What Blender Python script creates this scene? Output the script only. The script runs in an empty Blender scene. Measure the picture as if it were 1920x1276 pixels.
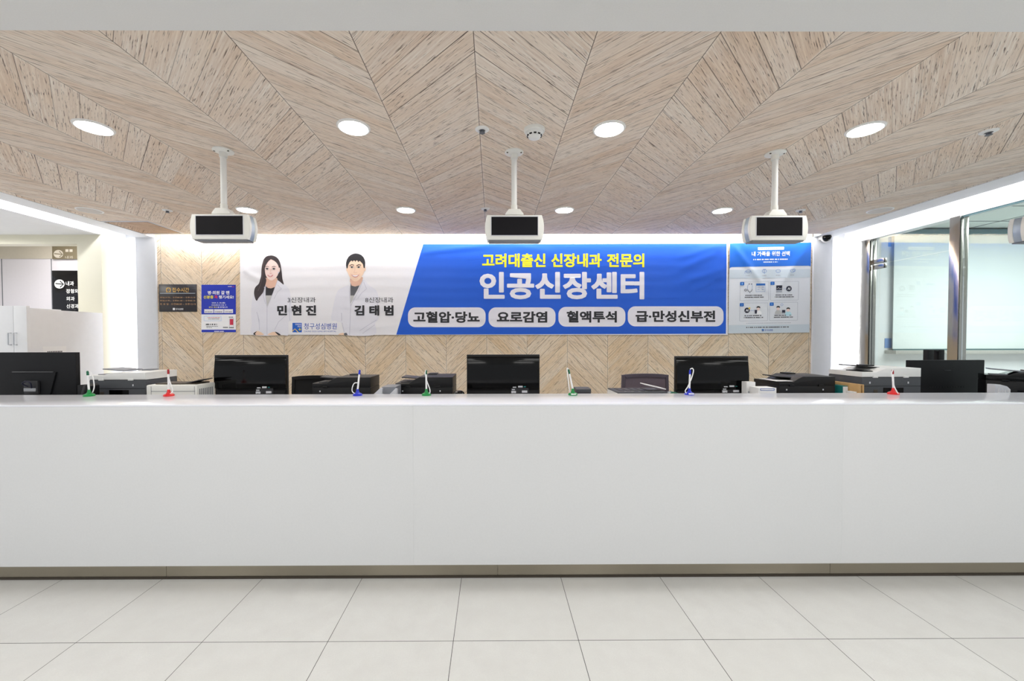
import bpy, bmesh, math, random
from mathutils import Vector, Matrix
random.seed(7)
sc = bpy.context.scene
COL = sc.collection

# ------------------------------------------------------------------ camera
F, CX, CY = 750.0, 927.3, 647.0            # focal length and principal point in pixels of the 1920x1276 frame
YAW, PITCH, ROLL = 0.00444, 0.020, 0.0018
CAM = Vector((0, 0, 1.452))
fw = Vector((math.sin(YAW)*math.cos(PITCH), math.cos(YAW)*math.cos(PITCH), -math.sin(PITCH)))
rt0 = Vector((math.cos(YAW), -math.sin(YAW), 0)); up0 = rt0.cross(fw)
rt = rt0*math.cos(ROLL) - up0*math.sin(ROLL); up = up0*math.cos(ROLL) + rt0*math.sin(ROLL)
cd = bpy.data.cameras.new('camera'); cam = bpy.data.objects.new('camera', cd); COL.objects.link(cam)
cd.sensor_width = 36; cd.lens = 36*F/1920; cd.clip_start = .02
cd.shift_x = (960-CX)/1920; cd.shift_y = -(638-CY)/1920
m4 = Matrix((rt, up, -fw)).transposed().to_4x4(); m4.translation = CAM; cam.matrix_world = m4
sc.camera = cam

# ------------------------------------------------------------------ light and exposure
sc.view_settings.view_transform = 'Standard'; sc.view_settings.look = 'None'
sc.view_settings.gamma = 1; sc.view_settings.use_curve_mapping = False
sc.view_settings.exposure = 0.46
wd = bpy.data.worlds.new('daylight'); sc.world = wd; wd.use_nodes = True
wd.node_tree.nodes['Background'].inputs[0].default_value = (.93, .96, 1, 1)
wd.node_tree.nodes['Background'].inputs[1].default_value = .45
def area(name, loc, size, power, aim, color=(1, 1, 1), spread=180):
    l = bpy.data.lights.new(name, 'AREA'); l.shape = 'RECTANGLE'; l.size, l.size_y = size; l.energy = power
    l.color = color; l.spread = math.radians(spread)
    o = bpy.data.objects.new(name, l); COL.objects.link(o); o.location = loc
    o.rotation_euler = Vector(aim).to_track_quat('-Z', 'Y').to_euler(); return o
for x in (-4.5, -1.5, 1.5, 4.5):
    for y in (-1.9, -.5, .75):
        area('lobby_ceiling_lamp', (x, y, 2.585), (1.2, .3), 8.5, (0, 0, -1), (1, .985, .96))
COOL = (.93, .95, 1)
area('cove_lamp_back', (-.05, 4.845, 2.78), (7.9, .03), 62, (0, 1, -.75), COOL)
area('cove_lamp_side', (4.225, 3.1, 2.76), (3.4, .03), 12, (1, 0, -.6), COOL)
area('cove_lamp_side', (-4.385, 3.1, 2.76), (3.4, .03), 12, (-1, 0, -.6), COOL)
area('cove_lamp_pillar', (4.195, 4.937, 1.35), (.02, 2.6), 4, (1, -.35, 0), COOL)
area('cove_lamp_pillar', (-4.37, 4.937, 1.35), (.02, 2.6), 4, (-1, -.35, 0), COOL)
area('corridor_fill', (6.6, 3.6, 2.9), (2.4, 1.6), 85, (0, 0, -1), (.97, 1, .98))  # added area light to brighten the room beyond the glass, no fitting modelled
area('corridor_fill', (-6.3, 3.6, 2.6), (1.6, 1.6), 34, (0, 0, -1), (1, .98, .93))
area('corridor_fill', (-5.9, 5.4, 2.98), (1.0, .6), 22, (0, 0, -1), (1, .98, .95))

# ------------------------------------------------------------------ pixel rays of the frame, used to measure where things stand
def ray(px, py): return fw + rt*((px-CX)/F) + up*((CY-py)/F)
def at(px, py, Y): d = ray(px, py); return CAM + d*(Y/d.y)
def at_x(px, py, X): d = ray(px, py); return CAM + d*(X/d.x)
def at_z(px, py, Z): d = ray(px, py); return CAM + d*((Z-CAM.z)/d.z)

# ------------------------------------------------------------------ materials
def lin(c): return tuple(((v/255)/12.92 if v/255 <= .04045 else ((v/255+.055)/1.055)**2.4) for v in c)
def mat(name, rgb, rough=.5, metal=0, spec=.5, noise=0, nscale=30, bump=0, emit=0, coat=0):
    m = bpy.data.materials.new(name); m.use_nodes = True; nt = m.node_tree; b = nt.nodes['Principled BSDF']
    c = (*lin(rgb), 1)
    b.inputs['Base Color'].default_value = c; b.inputs['Roughness'].default_value = rough
    b.inputs['Metallic'].default_value = metal; b.inputs['Specular IOR Level'].default_value = spec
    b.inputs['Coat Weight'].default_value = coat
    if emit: b.inputs['Emission Color'].default_value = c; b.inputs['Emission Strength'].default_value = emit
    if noise or bump:
        tc = nt.nodes.new('ShaderNodeTexCoord'); n = nt.nodes.new('ShaderNodeTexNoise'); n.inputs['Scale'].default_value = nscale
        n.inputs['Detail'].default_value = 4; nt.links.new(tc.outputs['Object'], n.inputs['Vector'])
        if noise:
            h = nt.nodes.new('ShaderNodeHueSaturation'); mr = nt.nodes.new('ShaderNodeMapRange')
            mr.inputs['From Min'].default_value = .3; mr.inputs['From Max'].default_value = .7
            mr.inputs['To Min'].default_value = 1-noise; mr.inputs['To Max'].default_value = 1+noise
            h.inputs['Color'].default_value = c
            nt.links.new(n.outputs['Fac'], mr.inputs['Value']); nt.links.new(mr.outputs['Result'], h.inputs['Value'])
            nt.links.new(h.outputs['Color'], b.inputs['Base Color'])
        if bump:
            bp = nt.nodes.new('ShaderNodeBump'); bp.inputs['Strength'].default_value = bump; bp.inputs['Distance'].default_value = .002
            nt.links.new(n.outputs['Fac'], bp.inputs['Height']); nt.links.new(bp.outputs['Normal'], b.inputs['Normal'])
    return m

class NG:                                    # small math-node builder
    def __init__(s, nt): s.nt = nt
    def v(s, a, i): 
        if hasattr(a, 'links') or isinstance(a, bpy.types.NodeSocket): return a
        return a
    def m(s, op, a, b=0, c=0):
        n = s.nt.nodes.new('ShaderNodeMath'); n.operation = op
        for i, x in enumerate((a, b, c)):
            if isinstance(x, bpy.types.NodeSocket): s.nt.links.new(x, n.inputs[i])
            else: n.inputs[i].default_value = x
        return n.outputs[0]
    def vec(s, x, y, z=0):
        n = s.nt.nodes.new('ShaderNodeCombineXYZ')
        for i, q in enumerate((x, y, z)):
            if isinstance(q, bpy.types.NodeSocket): s.nt.links.new(q, n.inputs[i])
            else: n.inputs[i].default_value = q
        return n.outputs[0]
    def noise(s, vec, scale, detail=3, rough=.5):
        n = s.nt.nodes.new('ShaderNodeTexNoise'); n.inputs['Scale'].default_value = scale
        n.inputs['Detail'].default_value = detail; n.inputs['Roughness'].default_value = rough
        s.nt.links.new(vec, n.inputs['Vector']); return n.outputs['Fac']
    def white(s, vec):
        n = s.nt.nodes.new('ShaderNodeTexWhiteNoise'); n.noise_dimensions = '2D'
        s.nt.links.new(vec, n.inputs['Vector']); return n.outputs['Value']
    def rng(s, a, f0, f1, t0, t1):
        n = s.nt.nodes.new('ShaderNodeMapRange'); n.inputs[1].default_value = f0; n.inputs[2].default_value = f1
        n.inputs[3].default_value = t0; n.inputs[4].default_value = t1; s.nt.links.new(a, n.inputs[0]); return n.outputs[0]
    def mix(s, f, a, b, mode='MIX'):
        n = s.nt.nodes.new('ShaderNodeMix'); n.data_type = 'RGBA'; n.blend_type = mode
        if isinstance(f, bpy.types.NodeSocket): s.nt.links.new(f, n.inputs[0])
        else: n.inputs[0].default_value = f
        for i, q in ((6, a), (7, b)):
            if isinstance(q, bpy.types.NodeSocket): s.nt.links.new(q, n.inputs[i])
            else: n.inputs[i].default_value = (*lin(q), 1)
        return n.outputs[2]

SEAM0, CW = -.076, .5                         # a column seam of the chevron panelling and the column width
def wood(name, axis, sign, light, warm, dark):
    m = bpy.data.materials.new(name); m.use_nodes = True; nt = m.node_tree; g = NG(nt); b = nt.nodes['Principled BSDF']
    tc = nt.nodes.new('ShaderNodeTexCoord'); sp = nt.nodes.new('ShaderNodeSeparateXYZ'); nt.links.new(tc.outputs['Object'], sp.inputs[0])
    X = g.m('SUBTRACT', sp.outputs[0], SEAM0); V = g.m('MULTIPLY', sp.outputs[axis], sign)
    col = g.m('FLOOR', g.m('DIVIDE', X, CW))
    t = g.m('PINGPONG', X, CW)                                     # up in even columns, down in odd ones
    c = g.m('MULTIPLY', g.m('SUBTRACT', V, t), .70711)              # across the planks
    l = g.m('MULTIPLY', g.m('ADD', V, t), .70711)                   # along the planks
    PW = .0985
    shift = g.m('MULTIPLY', g.white(g.vec(col, 3.3)), PW*.5)
    cc = g.m('ADD', c, shift)
    pid = g.m('FLOOR', g.m('DIVIDE', cc, PW))
    prand = g.white(g.vec(pid, col))
    cf = g.m('ADD', c, g.m('MULTIPLY', col, 7.31)); lf = g.m('ADD', l, g.m('MULTIPLY', prand, 11.7))
    streak = g.noise(g.vec(g.m('MULTIPLY', lf, 3.2), g.m('MULTIPLY', cf, 120)), 1, 4, .6)
    fine = g.noise(g.vec(g.m('MULTIPLY', lf, 14), g.m('MULTIPLY', cf, 260)), 1, 3, .6)
    patch = g.noise(g.vec(g.m('MULTIPLY', lf, 1.6), g.m('MULTIPLY', cf, 5)), 1, 3)
    fleck = g.noise(g.vec(g.m('MULTIPLY', lf, 12), g.m('MULTIPLY', cf, 240), 4.2), 1, 2, .5)
    fleck2 = g.noise(g.vec(g.m('MULTIPLY', lf, 5.5), g.m('MULTIPLY', cf, 170), 9.2), 1, 3, .6)
    base = g.mix(g.rng(patch, .38, .66, 0, 1), light, warm)
    base = g.mix(g.m('MULTIPLY', g.rng(streak, .36, .68, .78, 0), 1), base, dark)
    base = g.mix(g.rng(fine, .3, .7, .38, 0), base, dark)
    base = g.mix(g.rng(prand, 0, 1, 0, .32), base, light)
    fl = g.m('MAXIMUM', g.rng(fleck, .625, .69, 0, .85), g.rng(fleck2, .625, .695, 0, .85))
    base = g.mix(fl, base, (72, 52, 40))
    e = g.m('ABSOLUTE', g.m('SUBTRACT', g.m('FRACT', g.m('DIVIDE', cc, PW)), .5))
    joint = g.m('MULTIPLY', g.rng(e, .476, .486, 0, 1), g.rng(g.white(g.vec(pid, g.m('ADD', col, 5.5))), .1, .8, .15, 1))
    ex = g.m('ABSOLUTE', g.m('SUBTRACT', g.m('FRACT', g.m('DIVIDE', X, CW)), .5))
    seam = g.rng(ex, .4955, .4975, 0, 1)
    pale = g.m('MULTIPLY', g.rng(ex, .465, .495, 0, .5), g.rng(g.noise(g.vec(col, V), 6, 2), .45, .6, 0, 1))
    base = g.mix(pale, base, light)
    j = g.m('MAXIMUM', joint, seam)
    base = g.mix(g.m('MULTIPLY', j, .85), base, (70, 54, 44))
    nt.links.new(base, b.inputs['Base Color']); b.inputs['Roughness'].default_value = .7; b.inputs['Specular IOR Level'].default_value = .25
    bp = nt.nodes.new('ShaderNodeBump'); bp.inputs['Strength'].default_value = .35; bp.inputs['Distance'].default_value = .003
    h = g.m('SUBTRACT', g.m('MULTIPLY', streak, .6), g.m('ADD', fl, j))
    nt.links.new(h, bp.inputs['Height']); nt.links.new(bp.outputs['Normal'], b.inputs['Normal'])
    return m

def tiles():
    m = bpy.data.materials.new('porcelain_floor'); m.use_nodes = True; nt = m.node_tree; g = NG(nt); b = nt.nodes['Principled BSDF']
    tc = nt.nodes.new('ShaderNodeTexCoord'); sp = nt.nodes.new('ShaderNodeSeparateXYZ'); nt.links.new(tc.outputs['Object'], sp.inputs[0])
    x = g.m('DIVIDE', g.m('SUBTRACT', sp.outputs[0], -.1915), .6); y = g.m('DIVIDE', g.m('SUBTRACT', sp.outputs[1], 1.887), .6)
    ex = g.m('ABSOLUTE', g.m('SUBTRACT', g.m('FRACT', x), .5)); ey = g.m('ABSOLUTE', g.m('SUBTRACT', g.m('FRACT', y), .5))
    j = g.m('MAXIMUM', g.rng(ex, .4972, .4985, 0, 1), g.rng(ey, .4972, .4985, 0, 1))
    pr = g.white(g.vec(g.m('FLOOR', x), g.m('FLOOR', y)))
    n1 = g.noise(tc.outputs['Object'], 9, 5, .6); n2 = g.noise(tc.outputs['Object'], 160, 3, .6)
    base = g.mix(g.rng(n1, .3, .7, 0, 1), (231, 231, 228), (223, 222, 219))
    base = g.mix(g.rng(n2, .35, .7, .30, 0), base, (210, 209, 206))
    base = g.mix(g.rng(pr, 0, 1, 0, .35), base, (219, 218, 214))
    base = g.mix(j, base, (40, 38, 36))
    nt.links.new(base, b.inputs['Base Color'])
    nt.links.new(g.m('ADD', g.rng(n2, .3, .7, .14, .24), g.m('MULTIPLY', j, .5)), b.inputs['Roughness'])
    b.inputs['Specular IOR Level'].default_value = .4
    bp = nt.nodes.new('ShaderNodeBump'); bp.inputs['Strength'].default_value = .4; bp.inputs['Distance'].default_value = .001
    nt.links.new(g.m('MULTIPLY', j, -1), bp.inputs['Height']); nt.links.new(bp.outputs['Normal'], b.inputs['Normal'])
    return m

def glass(name, tint, refl=.07):
    m = bpy.data.materials.new(name); m.use_nodes = True; nt = m.node_tree; nt.nodes.remove(nt.nodes['Principled BSDF'])
    t = nt.nodes.new('ShaderNodeBsdfTransparent'); t.inputs[0].default_value = (*lin(tint), 1)
    gl = nt.nodes.new('ShaderNodeBsdfGlossy'); gl.inputs['Roughness'].default_value = .02
    fr = nt.nodes.new('ShaderNodeFresnel'); fr.inputs[0].default_value = 1.35
    mx = nt.nodes.new('ShaderNodeMixShader'); nt.links.new(fr.outputs[0], mx.inputs[0])
    nt.links.new(t.outputs[0], mx.inputs[1]); nt.links.new(gl.outputs[0], mx.inputs[2])
    nt.links.new(mx.outputs[0], nt.nodes['Material Output'].inputs[0]); return m

def brushed(name, rgb, rough=.25, scale=(60, 60, 1), metal=1):
    m = mat(name, rgb, rough, metal); nt = m.node_tree; g = NG(nt)
    tc = nt.nodes.new('ShaderNodeTexCoord'); mp = nt.nodes.new('ShaderNodeMapping'); mp.inputs['Scale'].default_value = scale
    nt.links.new(tc.outputs['Object'], mp.inputs[0]); n = g.noise(mp.outputs[0], 4, 3)
    nt.links.new(g.rng(n, .3, .7, rough*.7, rough*1.5), nt.nodes['Principled BSDF'].inputs['Roughness']); return m

M = {}
M['ceiling_wood'] = wood('whitewashed_ceiling_planks', 1, 1, (246, 240, 230), (241, 222, 200), (203, 178, 157))
M['wall_wood'] = wood('whitewashed_wall_planks', 2, -1, (247, 238, 222), (242, 220, 186), (202, 172, 134))
M['floor'] = tiles()
M['paint'] = mat('white_wall_paint', (232, 233, 235), .6, noise=.012, nscale=18, bump=.03)
M['paint_grey'] = mat('soffit_paint', (222, 222, 221), .7, noise=.02, nscale=220, bump=.1)
M['cream'] = mat('cream_paint', (232, 228, 208), .35, noise=.01, nscale=5)
M['pillar'] = mat('grey_white_paint', (208, 210, 214), .6, noise=.012, nscale=18)
M['counter'] = mat('white_solid_surface', (228, 229, 230), .38, noise=.012, nscale=90)
M['counter_top'] = mat('white_polished_stone', (244, 246, 253), .1, spec=.1, noise=.012, nscale=140)
M['kick'] = brushed('grey_brown_kick_metal', (164, 156, 140), .13, (1, 60, 60), .7)
M['kick_dark'] = mat('dark_sealant', (70, 62, 52), .6)
M['white_plastic'] = mat('white_plastic', (232, 233, 231), .35, noise=.01, nscale=40)
M['ivory'] = mat('ivory_plastic', (232, 232, 227), .4, noise=.01, nscale=40)
M['cable_white'] = mat('bright_white_plastic', (240, 240, 240), .3, noise=.005)
M['blue_grey'] = mat('silver_blue_band', (170, 184, 198), .4, .5, noise=.02)
M['screen'] = mat('dark_screen', (14, 13, 18), .35, spec=.25, noise=.05, nscale=90)
M['black_gloss'] = mat('glossy_black_plastic', (5, 5, 6), .1, spec=.28, noise=.05)
M['black'] = mat('black_plastic', (17, 17, 19), .45, spec=.35, noise=.06, nscale=200, bump=.1)
M['black_matte'] = mat('matte_black_plastic', (18, 19, 23), .6, spec=.3, noise=.08, nscale=260, bump=.2)
M['black_light'] = mat('dark_grey_plastic', (48, 48, 52), .45, noise=.05, nscale=200)
M['charcoal'] = mat('charcoal_plastic', (70, 73, 78), .5, noise=.04, nscale=120)
M['silver'] = mat('silver_metal', (196, 198, 202), .3, 1, noise=.02)
M['steel'] = brushed('stainless_steel', (190, 186, 180), .16)
M['gasket'] = mat('grey_gasket', (96, 100, 108), .6, noise=.02)
M['grey_plastic'] = mat('grey_plastic', (128, 131, 138), .5, noise=.03)
M['pale_plastic'] = mat('pale_grey_plastic', (206, 208, 214), .4, noise=.02)
M['paper'] = mat('white_paper', (240, 240, 240), .8, noise=.01)
M['tan'] = mat('tan_board', (196, 158, 106), .6, noise=.08, nscale=25)
M['teal'] = mat('teal_folder', (22, 116, 112), .5, noise=.03)
M['green'] = mat('green_plastic', (14, 138, 66), .3, noise=.03)
M['dark_green'] = mat('dark_green_plastic', (14, 96, 66), .35, noise=.03)
M['red'] = mat('red_plastic', (216, 26, 30), .3, noise=.03)
M['dark_red'] = mat('dark_red_plastic', (160, 22, 34), .35, noise=.03)
M['blue'] = mat('blue_plastic', (18, 44, 190), .3, noise=.03)
M['mesh_grey'] = mat('mauve_grey_mesh', (112, 100, 110), .8, noise=.12, nscale=400, bump=.5)
M['frame_grey'] = mat('mauve_grey_frame', (82, 74, 86), .55, noise=.03)
M['fabric_black'] = mat('black_chair_fabric', (20, 20, 22), .85, noise=.1, nscale=300, bump=.4)
M['lamp'] = mat('lamp_diffuser', (255, 253, 248), .5, emit=60)
M['trim_white'] = mat('white_lamp_trim', (238, 238, 236), .4, noise=.01)
M['grille'] = mat('speaker_grille', (206, 200, 194), .6, noise=.05, nscale=600, bump=.4)
M['glass'] = glass('partition_glass', (244, 249, 248))
M['glass_edge'] = mat('glass_edge', (92, 120, 124), .2, noise=.02)
M['blind'] = mat('pale_roller_blind', (230, 237, 236), .8, noise=.015, nscale=4)
M['granite'] = mat('granite_sill', (176, 174, 170), .4, noise=.25, nscale=180)
M['tile_ceiling'] = mat('mineral_ceiling_tile', (214, 222, 219), .9, noise=.06, nscale=140, bump=.4)
M['teal_grey'] = mat('teal_grey_rail', (112, 138, 144), .5, noise=.02)
M['olive'] = mat('dull_olive_sign', (112, 102, 82), .5, noise=.04, nscale=60)
M['taupe'] = mat('taupe_panel', (196, 188, 176), .4, noise=.02)
M['corridor'] = mat('corridor_wall_panel', (222, 218, 226), .4, noise=.01)
M['sign_black'] = mat('black_sign_face', (8, 6, 14), .12, noise=.05)
M['dark_plaque'] = mat('dark_plaque', (44, 40, 44), .22, noise=.05)
M['desk'] = mat('grey_laminate', (190, 190, 192), .5, noise=.02)
def ink(name, rgb, rough=.55): M[name] = mat('print_' + name, rgb, rough, noise=.008, nscale=60)
for n, c in dict(white=(236, 235, 239), banner_blue=(8, 88, 206), yellow=(240, 228, 36), ink=(34, 34, 40), ink_soft=(70, 68, 74),
                 pill=(232, 230, 238), coat=(229, 229, 238), coat_line=(200, 200, 214), coat_hi=(232, 232, 240), hair=(58, 48, 50), hair_light=(92, 76, 74), skin=(238, 212, 204),
                 skin_m=(240, 208, 182), skin_sh=(222, 180, 158), lip=(208, 130, 128), brow=(74, 56, 52), knit=(44, 42, 46), grey_top=(196, 196, 196), knit_grey=(92, 93, 98), hair_m=(40, 38, 42),
                 logo_blue=(20, 96, 200), logo_text=(44, 84, 178), logo_yellow=(240, 206, 62), poster_blue=(14, 104, 208), poster_pale=(226, 229, 235),
                 poster_band=(204, 215, 224), card_line=(176, 180, 190), badge=(24, 104, 190), navy=(22, 24, 50), icon_blue=(116, 150, 206), soft_blue=(190, 226, 236),
                 sign_ink=(10, 8, 18), royal=(12, 44, 178), gold=(228, 184, 96), copper=(206, 160, 112), mark_red=(204, 40, 72), pure=(246, 246, 248), sky=(150, 192, 240)).items():
    ink(n, c)

# ------------------------------------------------------------------ mesh helpers
def link(o, parent=None):
    COL.objects.link(o)
    if parent: o.parent = parent
    return o
def thing(name, loc, label, cat, group=None, rz=0):
    o = link(bpy.data.objects.new(name, None)); o.empty_display_size = .05; o.location = loc; o.rotation_euler.z = rz
    o['label'] = label; o['category'] = cat
    if group: o['group'] = group
    return o
def tag(o, label, cat, group=None):
    o['label'] = label; o['category'] = cat
    if group: o['group'] = group
    return o
def struct(o, label=None):
    o['kind'] = 'structure'
    if label: o['label'] = label
    return o
class B:
    def __init__(s): s.bm = bmesh.new(); s.bv = None
    def box(s, x0, x1, y0, y1, z0, z1, mtx=None, bev=0):
        r = bmesh.ops.create_cube(s.bm, size=1)['verts']
        for v in r:
            v.co = Vector((x0+(v.co.x+.5)*(x1-x0), y0+(v.co.y+.5)*(y1-y0), z0+(v.co.z+.5)*(z1-z0)))
            if mtx: v.co = mtx @ v.co
        if bev:
            es = {e for v in r for e in v.link_edges}
            bmesh.ops.bevel(s.bm, geom=list(es), offset=bev, segments=2, profile=.6, affect='EDGES')
        return s
    def extr(s, pts, f, bev=0):              # pts: outline; f(p, 0 or 1) -> point
        a = [s.bm.verts.new(f(p, 0)) for p in pts]; b = [s.bm.verts.new(f(p, 1)) for p in pts]
        n = len(pts); fs = [s.bm.faces.new(a[::-1]), s.bm.faces.new(b)]
        for i in range(n): fs.append(s.bm.faces.new((a[i], a[(i+1) % n], b[(i+1) % n], b[i])))
        bmesh.ops.recalc_face_normals(s.bm, faces=fs)
        if bev:
            es = {e for q in fs[:2] for e in q.edges}
            bmesh.ops.bevel(s.bm, geom=list(es), offset=bev, segments=2, profile=.6, affect='EDGES')
        return s
    def prism(s, prof, y0, y1, bev=0): return s.extr(prof, lambda p, t: Vector((p[0], (y0, y1)[t], p[1])), bev)
    def prism_x(s, prof, x0, x1, bev=0): return s.extr(prof, lambda p, t: Vector(((x0, x1)[t], p[0], p[1])), bev)
    def lathe(s, prof, n=32, c=(0, 0, 0), mtx=None):
        rings = []
        for r, z in prof:
            ring = []
            for k in range(n if r > 1e-6 else 1):
                a = 2*math.pi*k/n; q = Vector((r*math.cos(a), r*math.sin(a), z))
                if mtx: q = mtx @ q
                ring.append(s.bm.verts.new(q + Vector(c)))
            rings.append(ring)
        fs = []
        for a, b in zip(rings, rings[1:]):
            for k in range(n):
                k2 = (k+1) % n
                if len(a) == 1 and len(b) == 1: continue
                if len(a) == 1: fs.append(s.bm.faces.new((a[0], b[k], b[k2])))
                elif len(b) == 1: fs.append(s.bm.faces.new((a[k], b[0], a[k2])))
                else: fs.append(s.bm.faces.new((a[k], b[k], b[k2], a[k2])))
        bmesh.ops.recalc_face_normals(s.bm, faces=fs); return s
    def tube(s, pts, r, n=10):
        pts = [Vector(p) for p in pts]; rings = []; rr = r if isinstance(r, (list, tuple)) else [r]*len(pts)
        prev = None
        for i, p in enumerate(pts):
            t = (pts[min(i+1, len(pts)-1)] - pts[max(i-1, 0)]).normalized()
            u = (prev - t*prev.dot(t)) if prev else t.orthogonal()
            u.normalize(); prev = u; w = t.cross(u)
            rings.append([s.bm.verts.new(p + (u*math.cos(2*math.pi*k/n) + w*math.sin(2*math.pi*k/n))*rr[i]) for k in range(n)])
        fs = []
        for a, b in zip(rings, rings[1:]):
            for k in range(n): fs.append(s.bm.faces.new((a[k], a[(k+1) % n], b[(k+1) % n], b[k])))
        fs.append(s.bm.faces.new(rings[0][::-1])); fs.append(s.bm.faces.new(rings[-1]))
        bmesh.ops.recalc_face_normals(s.bm, faces=fs); return s
    def ell(s, c, r, n=20):
        q = bmesh.ops.create_uvsphere(s.bm, u_segments=n, v_segments=n//2, radius=1)['verts']
        for v in q: v.co = Vector((c[0]+v.co.x*r[0], c[1]+v.co.y*r[1], c[2]+v.co.z*r[2]))
        return s
    def done(s, name, mt, parent=None, world=False, sharp=35, label=None):
        me = bpy.data.meshes.new(name)
        if world and parent:
            off = Vector(parent.location); pp = parent.parent
            while pp: off += Vector(pp.location); pp = pp.parent
            for v in s.bm.verts: v.co -= off
        s.bm.to_mesh(me); s.bm.free(); me.materials.append(M[mt] if isinstance(mt, str) else mt)
        me.shade_smooth(); me.set_sharp_from_angle(angle=math.radians(sharp))
        o = link(bpy.data.objects.new(name, me), parent)
        if label: o['label'] = label
        return o
def spline(pts, k=6, closed=False):
    pts = [Vector(p) for p in pts]; n = len(pts); out = []
    for i in range(n if closed else n-1):
        P = [pts[(i+j) % n] if closed else pts[min(max(i+j, 0), n-1)] for j in (-1, 0, 1, 2)]
        for q in range(k):
            t = q/k
            out.append(.5*((2*P[1]) + (P[2]-P[0])*t + (2*P[0]-5*P[1]+4*P[2]-P[3])*t*t + (3*P[1]-P[0]-3*P[2]+P[3])*t**3))
    if not closed: out.append(pts[-1])
    return out
def copy_tree(o, parent=None):
    c = o.copy(); COL.objects.link(c)
    if parent: c.parent = parent
    for ch in list(o.children): copy_tree(ch, c)
    return c

# ------------------------------------------------------------------ the setting
ZC = CAM.z + 1.231; YW = 4.95; YE = 4.81; XL, XR = -4.14, 3.95
struct(B().box(-9, 9, -3, 7, -.1, 0).done('floor', 'floor'))
struct(B().box(XL, XR, 1.45, YE, ZC, ZC+.06).done('ceiling', 'ceiling_wood'))
struct(B().box(XL, XR, YW, YW+.1, 0, 3.0).done('wall_back', 'wall_wood'))
struct(B().box(-9, 9, -3, 1.524, 2.60, 3.05).done('ceiling_front', 'paint_grey'))
struct(B().box(XR, XR+.25, 1.524, 4.925, ZC-.004, ZC+.06).done('trim_1', 'paint'))
struct(B().box(XL-.22, XL, 1.524, 4.925, ZC-.004, ZC+.06).done('trim_2', 'paint'))
struct(B().box(XR, XR+.235, 4.925, YW, 0, ZC-.004).done('pillar', 'pillar'))
struct(B().box(XL-.22, XL+.02, 4.925, YW, 0, ZC-.004).done('pillar.001', 'pillar'))
struct(B().box(XL-.4, XR+.45, YE-.14, YE, ZC+.06, 3.0).done('cove', 'paint'))
struct(B().box(-4.6, 4.5, 1.45, 5.05, 3.0, 3.06).done('ceiling_upper', 'paint'))
# right side: fascia of the light cove, header over the glass, end wall
struct(B().box(4.35, 4.45, 1.524, 5.1, 2.628, 3.0).done('wall_right', 'paint'))
struct(B().box(4.335, 4.45, 1.524, 4.70, 2.567, 2.625).done('trim_3', 'paint'))
struct(B().box(4.35, 4.45, 4.70, YW, 0, 2.628).done('wall_right_end', 'paint'))
struct(B().box(XR+.24, 4.35, YW, YW+.1, 0, 3.0).done('wall_back_end', 'paint'))
struct(B().box(-4.5, XL, YW, YW+.1, 0, 3.0).done('wall_back_end.001', 'paint'))
# left side: fascia, low wall, end wall, cross wall with its opening
struct(B().box(-4.6, -4.5, 1.524, 4.76, 2.64, 3.0).done('wall_left', 'paint'))
struct(B().box(-4.6, -4.5, 3.9, 4.64, 0, 1.739).done('wall_left_low', 'paint'))
struct(B().box(-4.6, -4.5, 4.761, YW, 0, 3.0).done('wall_left_end', 'paint'))
struct(B().box(-9, -4.6, 1.524, 4.66, 2.64, 2.70).done('ceiling_side', 'paint'))
xj = at(145, 500, 4.64).x
struct(B().box(xj, -4.6, 4.641, 4.76, 2.64, 3.0).done('lintel.001', 'cream'))
struct(B().box(xj, -4.5, 4.641, 4.76, 0, 2.64).done('jamb', 'cream'))
struct(B().box(-9, xj, 4.645, 4.76, at(70, 457, 4.64).z, 3.0).done('lintel', 'cream'))
struct(B().box(-9, -4.6, 4.76, 6.2, 3.0, 3.06).done('ceiling_side.001', 'cream'))
struct(B().box(-9, -4.6, 6.1, 6.2, 0, at(70, 485, 6.1).z).done('wall_corridor', 'corridor'))
struct(B().box(-9, -4.6, 6.09, 6.2, at(70, 485, 6.1).z, 3.0).done('trim_4', 'taupe'))
for k, px in enumerate((4, 97)):
    x = at(px, 520, 6.1).x
    struct(B().box(x-.004, x+.004, 6.096, 6.1, 0, at(px, 485, 6.1).z).done('trim_5', 'gasket'))
# room beyond the glass
struct(B().box(4.45, 9, 5.6, 5.7, 0, 3.1).done('wall_corridor.001', 'paint'))
struct(B().box(4.45, 9, 1.5, 5.6, 2.95, 3.05).done('ceiling_corridor', 'tile_ceiling'))
for y in (3.4, 4.0, 4.6, 5.2):
    struct(B().box(4.45, 9, y-.004, y+.004, 2.946, 2.951).done('trim_6', 'gasket'))
for x in (5.4, 6.6):
    struct(B().box(x-.004, x+.004, 1.5, 5.6, 2.946, 2.951).done('trim_6', 'gasket'))
w = link(bpy.data.objects.new('window_1', None)); w.location = at(1675, 655, 5.55); struct(w)
x0 = at(1675, 550, 5.55).x; zs, zt = at(1780, 655, 5.55).z, at(1780, 441, 5.55).z
B().box(x0, 8.9, 5.545, 5.552, zs, zt).done('roller_blind', 'blind', w, True)
B().box(x0-.02, 8.9, 5.51, 5.6, zt, zt+.075).done('blind_rail', 'teal_grey', w, True)
B().box(x0-.06, 8.9, 5.44, 5.6, zs-.055, zs-.008, bev=.006).done('stone_sill', 'granite', w, True)
B().box(x0, 8.9, 5.535, 5.56, zs-.008, zs+.012).done('blind_bottom_bar', 'glass_edge', w, True)
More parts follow.
